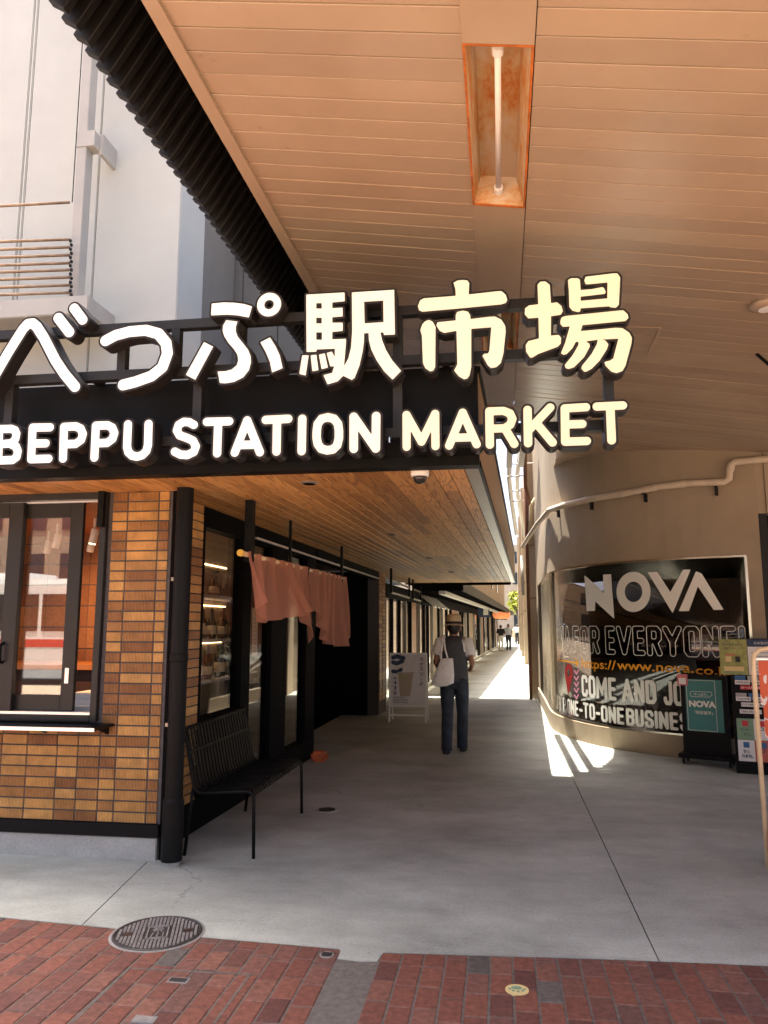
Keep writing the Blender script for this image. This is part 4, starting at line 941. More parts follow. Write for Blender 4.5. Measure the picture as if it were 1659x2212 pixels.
# lettering on the glass
def decal_pix(shapes, mat, name, o=-.048, cell=5.):
    V, Fc, S = march(shapes, 0., cell); m = MB()
    for a, b in V:
        s, z = pix_s(*R4(a, b), o); q = wall_at(s, o); m.v.append((q[0], q[1], z))
    m.f = list(Fc); return m.build(name, mat, gl_, fix=False)
O_ = -.046
decal_pix([('p', [(360, 205), (388, 228), (500, 335), (492, 202), (550, 200), (572, 515), (437, 390), (435, 458), (378, 460)])], 'lettering_white', 'letter')
decal_pix([('e', (708, 324), (120, 142), (62, 72))], 'lettering_white', 'letter')
decal_pix([('p', [(808, 185), (875, 183), (968, 325), (1058, 168), (1112, 165), (985, 475)])], 'lettering_white', 'letter')
decal_pix([('p', [(1028, 460), (1150, 178), (1190, 195), (1345, 450), (1275, 452), (1163, 285), (1100, 460)])], 'lettering_white', 'letter')
def wall_text(body, uL, uR, zb, zt, mat, name, **k):
    """lettering between two pixels of the window, baseline and cap height in metres"""
    s0 = pix_s(*R4(*uL), O_)[0]; s1 = pix_s(*R4(*uR), O_)[0]
    v, f = fit_text(body, s1 - s0, zt - zb, **k); m = MB()
    for q in v: a = wall_at(s0 + q[0], O_ + (q[2] if len(q) > 2 else 0)); m.v.append((a[0], a[1], zb + q[1]))
    m.f = list(f); return m.build(name, mat, gl_, fix=False)
def zz_at(a, b): return pix_s(*R4(a, b), O_)[1]
GL = {'C': [[(1, .78), (1, .88), (.8, 1), (.2, 1), (0, .88), (0, .12), (.2, 0), (.8, 0), (1, .12), (1, .22)]], 'O': [[(0, .12), (0, .88), (.2, 1), (.8, 1), (1, .88), (1, .12), (.8, 0), (.2, 0), (0, .12)]],
      'M': [[(0, 0), (0, 1), (.5, .3), (1, 1), (1, 0)]], 'E': [[(0, 0), (0, 1), (.9, 1)], [(0, .5), (.8, .5)], [(0, 0), (.9, 0)]], 'A': [[(0, 0), (.5, 1), (1, 0)], [(.2, .28), (.8, .28)]], 'N': [[(0, 0), (0, 1), (1, 0), (1, 1)]],
      'D': [[(0, 0), (0, 1), (.75, 1), (1, .86), (1, .14), (.75, 0), (0, 0)]], 'J': [[(1, 1), (1, .14), (.8, 0), (.2, 0), (0, .12), (0, .22)]], 'I': [[(.5, 0), (.5, 1)]],
      'B': [[(0, 0), (0, 1), (.75, 1), (1, .88), (1, .64), (.75, .53), (0, .53)], [(.75, .53), (1, .4), (1, .12), (.75, 0), (0, 0)]], 'U': [[(0, 1), (0, .12), (.2, 0), (.8, 0), (1, .12), (1, 1)]],
      'S': [[(1, .78), (1, .88), (.8, 1), (.2, 1), (0, .88), (0, .66), (.2, .56), (.8, .44), (1, .34), (1, .12), (.8, 0), (.2, 0), (0, .12), (0, .22)]], 'T': [[(0, 1), (1, 1)], [(.5, 0), (.5, 1)]], 'P': [[(0, 0), (0, 1), (.75, 1), (1, .88), (1, .6), (.75, .47), (0, .47)]],
      'R': [[(0, 0), (0, 1), (.75, 1), (1, .88), (1, .6), (.75, .48), (0, .48)], [(.55, .48), (1, 0)]], 'F': [[(0, 0), (0, 1), (.9, 1)], [(0, .5), (.8, .5)]], 'V': [[(0, 1), (.5, 0), (1, 1)]], 'Y': [[(0, 1), (.5, .46), (1, 1)], [(.5, .46), (.5, 0)]], '-': [[(0, .45), (1, .45)]], '!': [[(.5, .3), (.5, 1)], [(.5, 0)]]}
GW = {'M': .5, 'I': .001, '-': .2, 'J': .27, '!': .001, 'A': .42, 'V': .42, 'T': .36, 'Y': .42, 'F': .28, 'E': .28}
def glass_word(body, a_, b_, row, zb, zt, mat, name, outline=False, rk=.085):
    """heavy condensed capitals between two pixels of the window"""
    s0 = pix_s(*R4(a_, row), O_)[0]; s1 = pix_s(*R4(b_, row), O_)[0]; h = zt - zb; r = rk * h
    tot = sum(GW.get(c, .32) * h + 2 * r for c in body) + .05 * h * (len(body) - 1); kx = (s1 - s0) / tot; x = 0
    for c in body:
        wd_ = GW.get(c, .32) * h
        for stk in ([[q] for q in GL[c]] if c == '!' else [GL[c]]):
         shp = [('s', [(r + p * wd_, r + q * (h - 2 * r)) for p, q in st_], r) for st_ in stk]
         ce = h / 60
         if outline:
             V, Fc, S = march(shp, 0., ce); m = MB(); tw = .009
             for p, q in S:
                 A_ = V[p]; B_ = V[q]; d_ = B_ - A_; n_ = np.linalg.norm(d_)
                 if n_ < 1e-6: continue
                 nn = np.array([-d_[1], d_[0]]) / n_ * tw / 2; e_ = d_ / n_ * tw * .3; kk = len(m.v)
                 for Q in (A_ - e_ - nn, B_ + e_ - nn, B_ + e_ + nn, A_ - e_ + nn): w_ = wall_at(s0 + (x + Q[0]) * kx, O_ + .0004 * (len(m.f) % 7)); m.v.append((w_[0], w_[1], zb + Q[1]))
                 m.f.append((kk, kk + 1, kk + 2, kk + 3))
         else:
             V, Fc, S = march(shp, 0., ce); m = MB()
             for Q in V: w_ = wall_at(s0 + (x + Q[0]) * kx, O_); m.v.append((w_[0], w_[1], zb + Q[1]))
             m.f = list(Fc)
         m.build(name, mat, gl_, fix=False)
        x += wd_ + 2 * r + .05 * h
zo = (zz_at(720, 772), zz_at(720, 566)); zw = (zz_at(700, 905), zz_at(700, 815)); zj = (zz_at(700, 1105), zz_at(700, 940)); zu = (zz_at(700, 1272), zz_at(700, 1150))
for tx_, a_, b_ in (('VA', 185, 262), ('FOR', 280, 466), ('EVERYONE!', 510, 1500)): glass_word(tx_, a_, b_, 660, *zo, 'lettering_white', 'outline_letter', True)
for tx_, a_, b_ in (('https://', 342, 585), ('www.', 592, 858), ('nova.', 868, 1135), ('co.jp', 1145, 1400)): wall_text(tx_, (a_, 860), (b_, 860), zw[0] if tx_[0] == 'h' else (zw[0] if 'p' in tx_ else zw[0] + .045), zw[1] if tx_[0] == 'h' else zw[1] - .035, 'lettering_orange', 'web_lettering', offset=.015)
for tx_, a_, b_ in (('COME', 342, 590), ('AND', 625, 868), ('JOIN', 918, 1180)): glass_word(tx_, a_, b_, 1020, *zj, 'lettering_white', 'bold_letter')
for tx_, a_, b_ in (('UP', 188, 236), ('ONE-TO-ONE', 243, 645), ('BUSINESS', 656, 1190)): glass_word(tx_, a_, b_, 1210, *zu, 'lettering_white', 'bold_letter')
decal_pix([('s', [(190, 808), (310, 828)], 5), ('s', [(298, 805), (318, 830), (304, 846)], 5)], 'lettering_orange', 'arrow_mark', cell=3)
decal_pix([('e', (250, 895), (28, 62), (11, 26)), ('p', [(226, 930), (240, 950), (260, 950), (274, 930), (262, 990), (248, 1055), (236, 990)])], 'lettering_red', 'pin_mark')
for k in range(5): decal_pix([('s', [(290, 880 + k * 43), (305, 905 + k * 43), (318, 878 + k * 43)], 5)], 'lettering_pink', 'chevron_mark', cell=3)

# right alley wall beyond: piers, pipes
rw = thing('alley_wall_building', 'long pale building with shallow piers along the right side of the alley', 'building', (1.0, 40, 0))
MB().hexa([(.98, 18.6, 0), (1.4, 18.6, 0), (2.2, 75, 0), (1.78, 75, 0), (.98, 18.6, 9), (1.4, 18.6, 9), (2.2, 75, 9), (1.78, 75, 9)]).build('wall', 'pale_wall', rw)
for x_, y_ in ((.66, 17.75), (.85, 25.2), (.96, 33.2), (1.05, 42.1), (1.2, 52), (1.4, 62)):
    MB().box((x_, y_, 0), (x_ + .6, y_ + .5, 7.5 if y_ > 18 else 6.5)).build('pier', 'pale_wall', rw, bevel=.01)
    for zz in (2.2, 3.4): MB().box((x_ - .01, y_ - .01, zz), (x_ + .6, y_ + .5, zz + .04)).build('band', 'beige_wall', rw)
for i, (c_, x_, y_, r_, z0, z1) in enumerate((('brown_pipe', .62, 17.6, .036, 0, 7), ('grey_pipe', .52, 18.0, .035, 2.3, 3.2))):
    MB().tube([(x_, y_, z0), (x_, y_, z1)], r_, 10).build('drop_pipe', c_, rw, smooth=True)
cps = [('grey_pipe', [((292, 165), 17), ((285, 330), 18.5), ((300, 480), 20), ((338, 740), 23)], .055), ('grey_pipe', [((365, 130), 17), ((345, 300), 18.5), ((345, 450), 20), ((395, 760), 24)], .055), ('brown_pipe', [((403, 150), 16.5), ((403, 390), 17.5), ((425, 480), 17.5), ((430, 760), 17.5)], .04), ('cream_tube', [((470, 500), 17.3), ((445, 540), 17.3), ((440, 760), 17.3)], .05)]
for mt_, pts_, r_ in cps:
    P3 = [tuple(py(*R2(*q), yy)) for q, yy in pts_]
    d0 = Vector(P3[0]) - Vector(P3[1])
    MB().tube([tuple(Vector(P3[0]) + d0 * 1.5)] + P3, r_, 10).build('conduit', mt_, rw, smooth=True)
for a_, b_, c_, yy in ((275, 235, 470, 17.2), (270, 325, 420, 17.8), (295, 432, 400, 18.5), (300, 505, 410, 19)):
    p0 = py(*R2(a_, b_), yy); p1 = py(*R2(c_, b_ - 8), yy); MB().tube([p0, p1, (1.05, p1[1] + 1.2, p1[2])], .018, 6).build('pipe_support', 'grey_pipe', rw)

# left shops further down the alley
def XF(y): return -2.2 + .0435 * (y - 15)
fs_ = thing('far_shop_row', 'row of dark glazed shops with white gutter along the left of the alley', 'building', (-1.6, 30, 0))
def fbox(mb, y0, y1, z0, z1, d0, d1):
    return mb.hexa([(XF(y0) + d0, y0, z0), (XF(y0) + d1, y0, z0), (XF(y1) + d1, y1, z0), (XF(y1) + d0, y1, z0), (XF(y0) + d0, y0, z1), (XF(y0) + d1, y0, z1), (XF(y1) + d1, y1, z1), (XF(y1) + d0, y1, z1)])
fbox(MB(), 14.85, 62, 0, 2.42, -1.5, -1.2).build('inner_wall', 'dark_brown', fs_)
fbox(MB(), 14.85, 62, 0, .1, -.12, .03).build('threshold', 'concrete_old', fs_)
fbox(MB(), 14.85, 62, 2.15, 2.42, -.12, .02).build('header', 'dark_frame', fs_)
y = 14.9; k = 0
while y < 60:
    wd = rnd.choice([.75, .9, .75, .6]) if y < 24 else rnd.choice([1.3, 1.7, 2.2, .9]); e = y + wd
    fbox(MB(), y, y + .05, .1, 2.15, -.06, .006).build('post', 'trim_metal' if k % 3 == 0 else 'black_metal', fs_)
    if k % 5 == 4: fbox(MB(), y + .05, e, .1, 2.15, -.1, 0.0).build('tile_panel', 'tan_siding' if k % 2 else 'tile_inner', fs_)
    else: fbox(MB(), y + .05, e, .1, 2.15, -.05, -.042).build('pane', 'glass_shop', fs_)
    y = e; k += 1
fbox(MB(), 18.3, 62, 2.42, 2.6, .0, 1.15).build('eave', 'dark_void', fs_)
fbox(MB(), 18.3, 62, 2.34, 2.42, .62, .78).build('gutter', 'gutter_white', fs_)
fbox(MB(), 18.3, 62, 2.42, 2.66, 1.15, 1.2).build('eave_fascia', 'black_metal', fs_)
y = 18.5
while y < 60:
    fbox(MB(), y, y + 1.9, 2.66, 7.0, .3, .55).build('siding_panel', 'tan_siding', fs_); y += 1.92
for i in range(6):
    yy = 21.5 + i * 5.2
    fbox(MB(), yy, yy + .8, 3.6, 4.7, .55, .6).build('upper_window', 'far_window', fs_)
# open awning panes
aw = thing('awning_window', 'tilted white awning panes opened above a shop front past the cedar soffit', 'awning window', (-1.6, 20, 2.0))
for k in range(5):
    q = 19.0 + k * .75
    MB().hexa([(XF(q) + .05, q, 2.36), (XF(q) + .42, q + .0, 2.05), (XF(q) + .42, q + .6, 2.05), (XF(q) + .05, q + .6, 2.36), (XF(q) + .05, q, 2.38), (XF(q) + .43, q, 2.07), (XF(q) + .43, q + .6, 2.07), (XF(q) + .05, q + .6, 2.38)]).build('pane', 'white_paint', aw)
    MB().bar((XF(q) + .0, q + .3, 2.3), (XF(q) + .42, q + .3, 2.07), .03, .03).build('stay', 'black_metal', aw)
# hanging rails (empty curtain frames)
for i, (y0, y1) in enumerate(((13.2, 15.9), (16.4, 18.0))):
    hr = thing('hanging_rail_frame', ['grey double rail frame hung under the soffit before the tiled pier', 'grey double rail frame hung near the far end of the soffit'][i], 'rail frame', (-1.85, y0, ZS), 'rail frames under the soffit')
    xx = -1.86 + .02 * i
    for yy in (y0, y1): MB().box((xx - .02, yy - .02, 2.16), (xx + .02, yy + .02, ZS)).build('post', 'black_metal', hr)
    for z in (2.17, 2.38): MB().bar((xx, y0 + .02, z), (xx, y1 - .02, z), .03, .03).build('rail', 'trim_metal', hr)
# small shop sign, lanterns
yy = 36; q = py(*R3(1117, 452), yy); ss_ = thing('hanging_shop_sign', 'small navy and white shop sign hung under the far eave', 'sign', tuple(q))
MB().box((q[0] - .26, yy, q[2] - .3), (q[0] + .26, yy + .06, q[2] + .3)).build('board', 'print_navy', ss_)
MB().box((q[0] - .02, yy - .005, q[2] - .2), (q[0] + .2, yy, q[2] + .15)).build('panel', 'paper', ss_); MB().tube([(q[0], yy + .03, q[2] + .3), (q[0], yy + .03, 2.9)], .02).build('hanger', 'black_metal', ss_)
for i, a_ in enumerate((1240, 1275, 1305)):
    yy = 46 + i * 2; q = py(*R3(a_, 485 + i * 3), yy)
    ln = thing('paper_lantern', ['nearest of three round orange lanterns under the far eave', 'middle of three round orange lanterns under the far eave', 'farthest of three round orange lanterns under the far eave'][i], 'lantern', tuple(q), 'lanterns in the alley')
    MB().lathe(q, [(.1, -.26), (.24, -.2), (.31, -.06), (.31, .06), (.24, .2), (.1, .26)], 16).build('shade', 'lantern_paper', ln, smooth=True)
    MB().lathe(q, [(.11, .255), (.11, .3)], 12).lathe(q, [(.11, -.3), (.11, -.255)], 12).build('cap', 'black_metal', ln); MB().tube([(q[0], q[1], q[2] + .3), (q[0], q[1], 2.62)], .015).build('cord', 'black_metal', ln)
    bk = MB().bar((q[0], q[1], 2.62), (XF(yy) + 1.16, q[1], 2.62), .03, .03).build('arm', 'black_metal', ln)
# end of the alley
eb = thing('far_building', 'pale building closing the far end of the alley', 'building', (3, 120, 0))
MB().box((-20, 120, 0), (30, 130, 14)).build('wall', 'pale_wall', eb)
for i in range(9):
    for j in range(4): MB().box((-18 + i * 5, 119.9, 1.5 + j * 3.2), (-15.5 + i * 5, 120, 3.3 + j * 3.2)).build('window', 'far_window', eb)

# ================================================================== GREY STATION BUILDING (upper left)
gb = thing('station_building', 'grey concrete panel building behind the sign on the left, heightened out of view for shade', 'building', (-6, 9, 0))
xg = py(385, 600, 7.5)[0]
for i, (a, b) in enumerate(((-14, -9.2), (-9.2, -7.1), (-7.1, -5.35), (-5.35, py(62, 300, 7.5)[0]), (py(62, 300, 7.5)[0], py(212, 400, 7.5)[0]), (py(212, 400, 7.5)[0], xg))):
    MB().box((a + .004, 7.5, 3.2), (b - .004, 8.2, 41 if a < -5.5 else 11)).build('wall_panel', 'concrete_wall', gb, bevel=.01)  # far left panels raised out of view to shade the ground
yb_ = 9.6; xa = xg - .6
for a, b in zip((xa, py(470, 600, yb_)[0], py(525, 600, yb_)[0], py(600, 700, yb_)[0]), (py(470, 600, yb_)[0], py(525, 600, yb_)[0], py(600, 700, yb_)[0], -1.6)):
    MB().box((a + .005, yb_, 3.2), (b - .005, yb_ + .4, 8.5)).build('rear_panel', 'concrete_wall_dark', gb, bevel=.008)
MB().box((-14, 8.2, 3.2), (-5.35, 16, 41)).box((-5.34, 8.2, 3.2), (xg - .1, 9.5, 10.9)).build('shade_core', 'concrete_wall_dark', gb)  # tall block added out of view to keep sun off the ground
# ledge, post, rods
lz = py(80, 668, 7.0)[2]
MB().box((-9, 6.95, lz - .1), (py(190, 660, 6.95)[0], 7.5, lz + .1)).build('ledge', 'post_grey', gb, bevel=.01)
pt, pb = py(193, 130, 7.2), py(158, 640, 7.2)
post = MB().box((pb[0] + .0, 7.1, lz + .1), (pb[0] + .11, 7.24, 14)).build('steel_post', 'post_grey', gb, bevel=.006)
bz = py(200, 310, 7.2)[2]
MB().box((pb[0] - .01, 7.09, bz - .1), (pb[0] + .2, 7.25, bz + .08)).build('bracket', 'post_grey', post); MB().box((pb[0] + .2, 7.2, bz - .14), (pb[0] + .24, 7.5, bz + .1)).build('bracket', 'post_grey', post)
for v in (517, 534, 551, 568, 583, 599, 616, 632, 437):
    q = py(150, v, 7.0); l_ = py(0, v + (8 if v < 500 else 5), 7.0)
    d_ = Vector(l_) - Vector(q); MB().tube([q, Vector(q) + d_ * 3], .016, 8).build('rail_rod', 'copper_rod', gb, smooth=True)
q = py(156, 437, 7.0); MB().tube([q, (q[0], 7.0, 13)], .006, 6).build('cable', 'dark_louver', gb)
for v in range(520, 645, 9):
    q = py(152 + (v % 2) * 2, v, 6.98); MB().lathe(q, [(.012, -.016), (.018, 0), (.012, .016)], 8).build('chain_link', 'dark_louver', gb)

# ================================================================== NOREN
nr = thing('noren_curtain', 'salmon shop curtain gathered on a wooden rod under the soffit', 'curtain', (-1.95, 7.6, ZS))
NX = -1.95; n0 = (NX, 5.62, 2.15); n1 = (NX, 9.62, 2.19)
MB().tube([n0, n1], .02, 10).build('rod', 'cream_tube', nr, smooth=True)
MB().tube([(NX, 5.605, 2.15), (NX, 5.63, 2.15)], .027, 12).build('rod_cap', 'print_gold', nr); MB().tube([(NX, 9.61, 2.19), (NX, 9.63, 2.19)], .024, 12).build('rod_cap', 'white_plastic', nr)
MB().box((NX - .03, 5.78, 2.1), (NX + .03, 5.86, ZS)).build('hanger', 'black_metal', nr); MB().box((NX - .015, 9.4, 2.14), (NX + .015, 9.44, ZS)).build('hanger', 'black_metal', nr)
MB().box((NX - .012, 7.0, 2.15), (NX + .012, 7.03, ZS)).build('hanger', 'black_metal', nr)
for yy in (7.65, 8.65): MB().tube([(NX, yy - .02, 2.17), (NX, yy + .02, 2.17)], .03, 10).build('strap', 'black_cloth', nr)
def cloth(y0, y1, hem, blow, ph, lead=0.):
    m = MB(); nu, nv = 130, 22
    for i in range(nu + 1):
        t = i / nu; y = y0 + (y1 - y0) * t; zt3 = 2.15 + .04 * (y - 5.62) / 4 + .018; zb3 = float(np.interp(y, *zip(*hem)))
        for j in range(nv + 1):
            s = j / nv; z = zt3 + (zb3 - zt3) * s
            fold = math.sin(t * (y1 - y0) * 21 + ph + math.sin(t * 9 + ph) * 1.2) * (.02 + .03 * s) + math.sin(t * (y1 - y0) * 47 + ph * 3) * .011 * (1 - s * .5) + math.sin(t * (y1 - y0) * 6.1 + ph * 2 + s * 1.2) * .055 * s
            xx = NX + .021 * (1 if s < .03 else 1 - s * .3) + fold + float(np.interp(y, *zip(*blow))) * s ** 1.5 + (math.sin(t * 140) * .004)
            m.v.append((xx, y + .05 * s * math.sin(t * 7 + ph) - lead * s * (1 - t) ** 3, z))
    for i in range(nu):
        for j in range(nv): a = i * (nv + 1) + j; m.f.append((a, a + 1, a + nv + 2, a + nv + 1))
    o = m.build('cloth_panel', 'noren_cloth', nr, smooth=True); return o
cloth(5.68, 7.62, [(5.68, 1.8), (6.0, 1.62), (6.5, 1.66), (7.0, 1.74), (7.4, 1.62), (7.62, 1.42)], [(5.6, .16), (6.3, .05), (7, .22), (7.62, -.02)], .3, .26)
cloth(7.68, 9.56, [(7.68, 1.62), (7.85, 1.76), (8.1, 1.64), (8.5, 1.45), (8.9, 1.36), (9.2, 1.36), (9.45, 1.43), (9.56, 1.58)], [(7.6, .1), (8.2, -.04), (9, .06), (9.56, .02)], 1.7)

# ================================================================== BENCH
bn = thing('slatted_bench', 'black metal bench with bent vertical slats against the shop window', 'bench', (-1.95, 6.1, 0))
B0, B1 = 5.44, 6.76
prof = [(-2.27, .87), (-2.26, .83), (-2.215, .62), (-2.19, .5), (-2.175, .455), (-2.15, .435), (-2.1, .43), (-1.85, .45), (-1.79, .452), (-1.76, .44), (-1.745, .41)]
n_ = 21
sm_ = MB()
for i in range(n_):
    y = B0 + .04 + (B1 - B0 - .08) * i / (n_ - 1); m = MB()
    for (x0, z0), (x1, z1) in zip(prof[:-1], prof[1:]):
        dx, dz = x1 - x0, z1 - z0; L_ = math.hypot(dx, dz); nx, nz = -dz / L_ * .004, dx / L_ * .004
    pts_ = prof; kk = len(m.v)
    for j, (xq, zq) in enumerate(pts_):
        a = pts_[max(j - 1, 0)]; b = pts_[min(j + 1, len(pts_) - 1)]; dx, dz = b[0] - a[0], b[1] - a[1]; L_ = math.hypot(dx, dz); nx, nz = -dz / L_ * .005, dx / L_ * .005
        m.v += [(xq - nx, y - .016, zq - nz), (xq - nx, y + .016, zq - nz), (xq + nx, y + .016, zq + nz), (xq + nx, y - .016, zq + nz)]
    for j in range(len(pts_) - 1):
        for q in range(4): r = (q + 1) % 4; m.f.append((j * 4 + q, j * 4 + r, (j + 1) * 4 + r, (j + 1) * 4 + q))
    m.f += [(0, 1, 2, 3), tuple((len(pts_) - 1) * 4 + q for q in (3, 2, 1, 0))]
    m.build('slat', 'black_metal', bn)
for y in (B0, B1):
    MB().tube([(a - .003, y, b - .006) for a, b in prof[:9]] + [(-1.765, y, .44), (-1.745, y, .41), (-1.742, y, .36), (-1.735, y, .0)], .0125, 10).build('side_tube', 'black_metal', bn, smooth=True)
    MB().tube([(-2.19, y, .46), (-2.21, y, .3), (-2.24, y, 0)], .0125, 10).build('rear_leg', 'black_metal', bn, smooth=True)
MB().tube([(-2.273, B0, .866), (-2.273, B1, .866)], .0125, 8).build('top_rail', 'black_metal', bn, smooth=True)
for xx, zz in ((-2.0, .425), (-1.83, .435), (-2.235, .7)): MB().tube([(xx, B0, zz), (xx, B1, zz)], .009, 6).build('cross_rail', 'black_metal', bn)
# orange stopper
q = gz(692, 1645); stp = thing('door_stop_block', 'rounded orange block on the floor beside the shop door', 'door stop', (q[0], q[1], 0))
MB().box((q[0] - .11, q[1] - .07, 0), (q[0] + .09, q[1] + .08, .12)).build('block', 'orange_rubber', stp, bevel=.03)

# ================================================================== A-BOARD
ab = thing('sandwich_board', 'white framed folding sandwich board with a drink poster in the alley', 'sandwich board', (-1.58, 13.25, 0))
ax0, ax1 = -1.905, -1.262; yb0, lean = 13.2, .16
def abp(a, z, o=0.): return (ax0 + a * (ax1 - ax0), yb0 + lean * z / 1.14 - o, z)
def abbox(mb, a0, a1, z0, z1, o0, o1): return mb.hexa([abp(a0, z0, o0), abp(a1, z0, o0), abp(a1, z0, o1), abp(a0, z0, o1), abp(a0, z1, o0), abp(a1, z1, o0), abp(a1, z1, o1), abp(a0, z1, o1)])
for a in (0, .96): abbox(MB(), a, a + .04, 0, 1.14, 0, .03).build('leg', 'white_paint', ab)
for z in (.1, .25, 1.115): abbox(MB(), .04, .96, z, z + .025, 0.002, .028).build('crossbar', 'white_paint', ab)
for a in (0, .96): MB().hexa([(ax0 + (a) * (ax1 - ax0), 13.36, 1.1), (ax0 + (a + .04) * (ax1 - ax0), 13.36, 1.1), (ax0 + (a + .04) * (ax1 - ax0), 13.39, 1.1), (ax0 + a * (ax1 - ax0), 13.39, 1.1), (ax0 + a * (ax1 - ax0), 13.6, 0), (ax0 + (a + .04) * (ax1 - ax0), 13.6, 0), (ax0 + (a + .04) * (ax1 - ax0), 13.63, 0), (ax0 + a * (ax1 - ax0), 13.63, 0)]).build('rear_leg', 'white_paint', ab)
pst = abbox(MB(), .04, .96, .275, 1.115, .006, .016).build('poster', 'poster_lilac', ab)
def ab_quad(mb, a0, z0, a1, z1): return abbox(mb, a0, a1, z0, z1, .0165, .018)
def ab_shape(shapes, mat, name, o=.0185):
    V, Fc, S = march(shapes, 0., .006); m = MB(); m.v = [abp(a / (ax1 - ax0), z, o) for a, z in V]; m.f = list(Fc); m.build(name, mat, pst, fix=False)
ab_shape([('s', [(.06, 1.06), (.13, 1.08), (.24, 1.05)], .035), ('s', [(.22, 1.0), (.12, .96), (.06, .98)], .035), ('s', [(.06, .83), (.14, .82), (.2, .86)], .03), ('s', [(.24, 1.07)], .02)], 'print_navy', 'blot')
ab_shape([('p', [(.19, .42), (.36, .42), (.41, .8), (.15, .8)])], 'cup_body', 'cup', .0175)
ab_shape([('s', [(.14, .805), (.42, .805)], .012)], 'print_grey', 'cup_lid', .0188); ab_shape([('s', [(.27, .8), (.265, .93)], .008), ('s', [(.32, .99), (.38, 1.06)], .006)], 'paper', 'straw', .0188)
ab_shape([('s', [(.18, .78), (.2, .735), (.25, .715), (.3, .735), (.32, .77)], .007)], 'print_olive', 'fruit_slice', .0189)
tx = MB()
for i, ch in enumerate('カボスソーダ'):
    a, z = .515, 1.0 - i * .082
    if ch == 'ー': tx.add([abp((a + b_) / .643, z + c_, .0188) for b_, c_ in ((.024, 0), (.034, 0), (.034, .055), (.024, .055))], [(0, 1, 2, 3)])
    else: put_text(tx, ch, abp(a / .643, z, .0188), (1, 0, 0), Vector((0, lean / 1.14, 1)).normalized(), .066, .066, offset=.02)
for i, ch in enumerate('¥430'): put_text(tx, ch, abp(.075 / .643, .695 - i * .085, .0188), (1, 0, 0), Vector((0, lean / 1.14, 1)).normalized(), .05, .066 if i else .04, offset=.025)
for i in range(4): ab_quad(tx, .11, .31 + i * .03, .5 - .08 * (i == 3), .318 + i * .03)
tx.build('lettering', 'print_navy', pst, fix=False)

# ================================================================== SCHOOL STANDEE AND BROCHURE RACK
A0, A1 = np.array([2.10, 9.80]), np.array([2.56, 9.58]); dA = (A1 - A0) / np.linalg.norm(A1 - A0); nA = np.array([dA[1], -dA[0]]); WA = np.linalg.norm(A1 - A0)
sdn = thing('display_standee', 'black wheeled standee with a teal school poster before the curved window', 'standee', (2.33, 9.7, 0))
def sb(mb, a0, a1, z0, z1, o0, o1):
    P = lambda a, o: tuple(A0 + dA * a + nA * o)
    c = [P(a0, o0), P(a1, o0), P(a1, o1), P(a0, o1)]
    return mb.hexa([(*q, z0) for q in c] + [(*q, z1) for q in c])
sb(MB(), 0, WA, .12, 1.02, -.1, 0).build('cabinet', 'black_panel', sdn, bevel=.004)
sb(MB(), -.05, WA + .06, .07, .12, -.22, .06).build('base', 'black_metal', sdn, bevel=.006)
for a, o in ((0, .02), (WA, .02), (0, -.18), (WA, -.18)):
    p_ = A0 + dA * a + nA * o; MB().tube([tuple(p_ - dA * .012) + (.032,), tuple(p_ + dA * .012) + (.032,)], .032, 14).tube([(p_[0], p_[1], .03), (p_[0], p_[1], .075)], .012).build('caster', 'tyre', sdn)
ps_ = sb(MB(), .055, WA - .045, .38, .975, 0, .004).build('poster', 'teal', sdn)
def plane_text(mb, body, a, z, w_, h_, o=.006, **k): q = A0 + dA * a + nA * o; return put_text(mb, body, (q[0], q[1], z), (dA[0], dA[1], 0), (0, 0, 1), w_, h_, **k)
t_ = MB(); plane_text(t_, 'NOVA', .09, .655, .3, .075, offset=.05); plane_text(t_, '「駅前留学」', .15, .575, .2, .04, offset=.005); plane_text(t_, 'やっぱり。', .15, .785, .16, .035, offset=.005)
for q in ((.07, .39, .962, .966), (.07, .39, .388, .392), ): sb(t_, q[0], q[1], q[2], q[3], .0042, .005)
for a in (.07, .386): sb(t_, a, a + .004, .392, .962, .0042, .005)
for a0, z0, a1, z1 in ((.12, .775, .32, .775), (.12, .835, .34, .835), (.12, .775, .11, .805), (.11, .805, .12, .835), (.34, .835, .355, .805), (.355, .805, .32, .775)):
    t_.bar((*(A0 + dA * a0 + nA * .0055), z0), (*(A0 + dA * a1 + nA * .0055), z1), .004, .002, up=(nA[0], nA[1], 0))
t_.build('lettering', 'lettering_white', ps_, fix=False)
sb(MB(), -.03, .09, .9, 1.03, .006, .012).build('price_card', 'pink_plastic', sdn); sb(MB(), -.01, .07, .915, .985, .0125, .0135).build('card_print', 'paper', sdn)
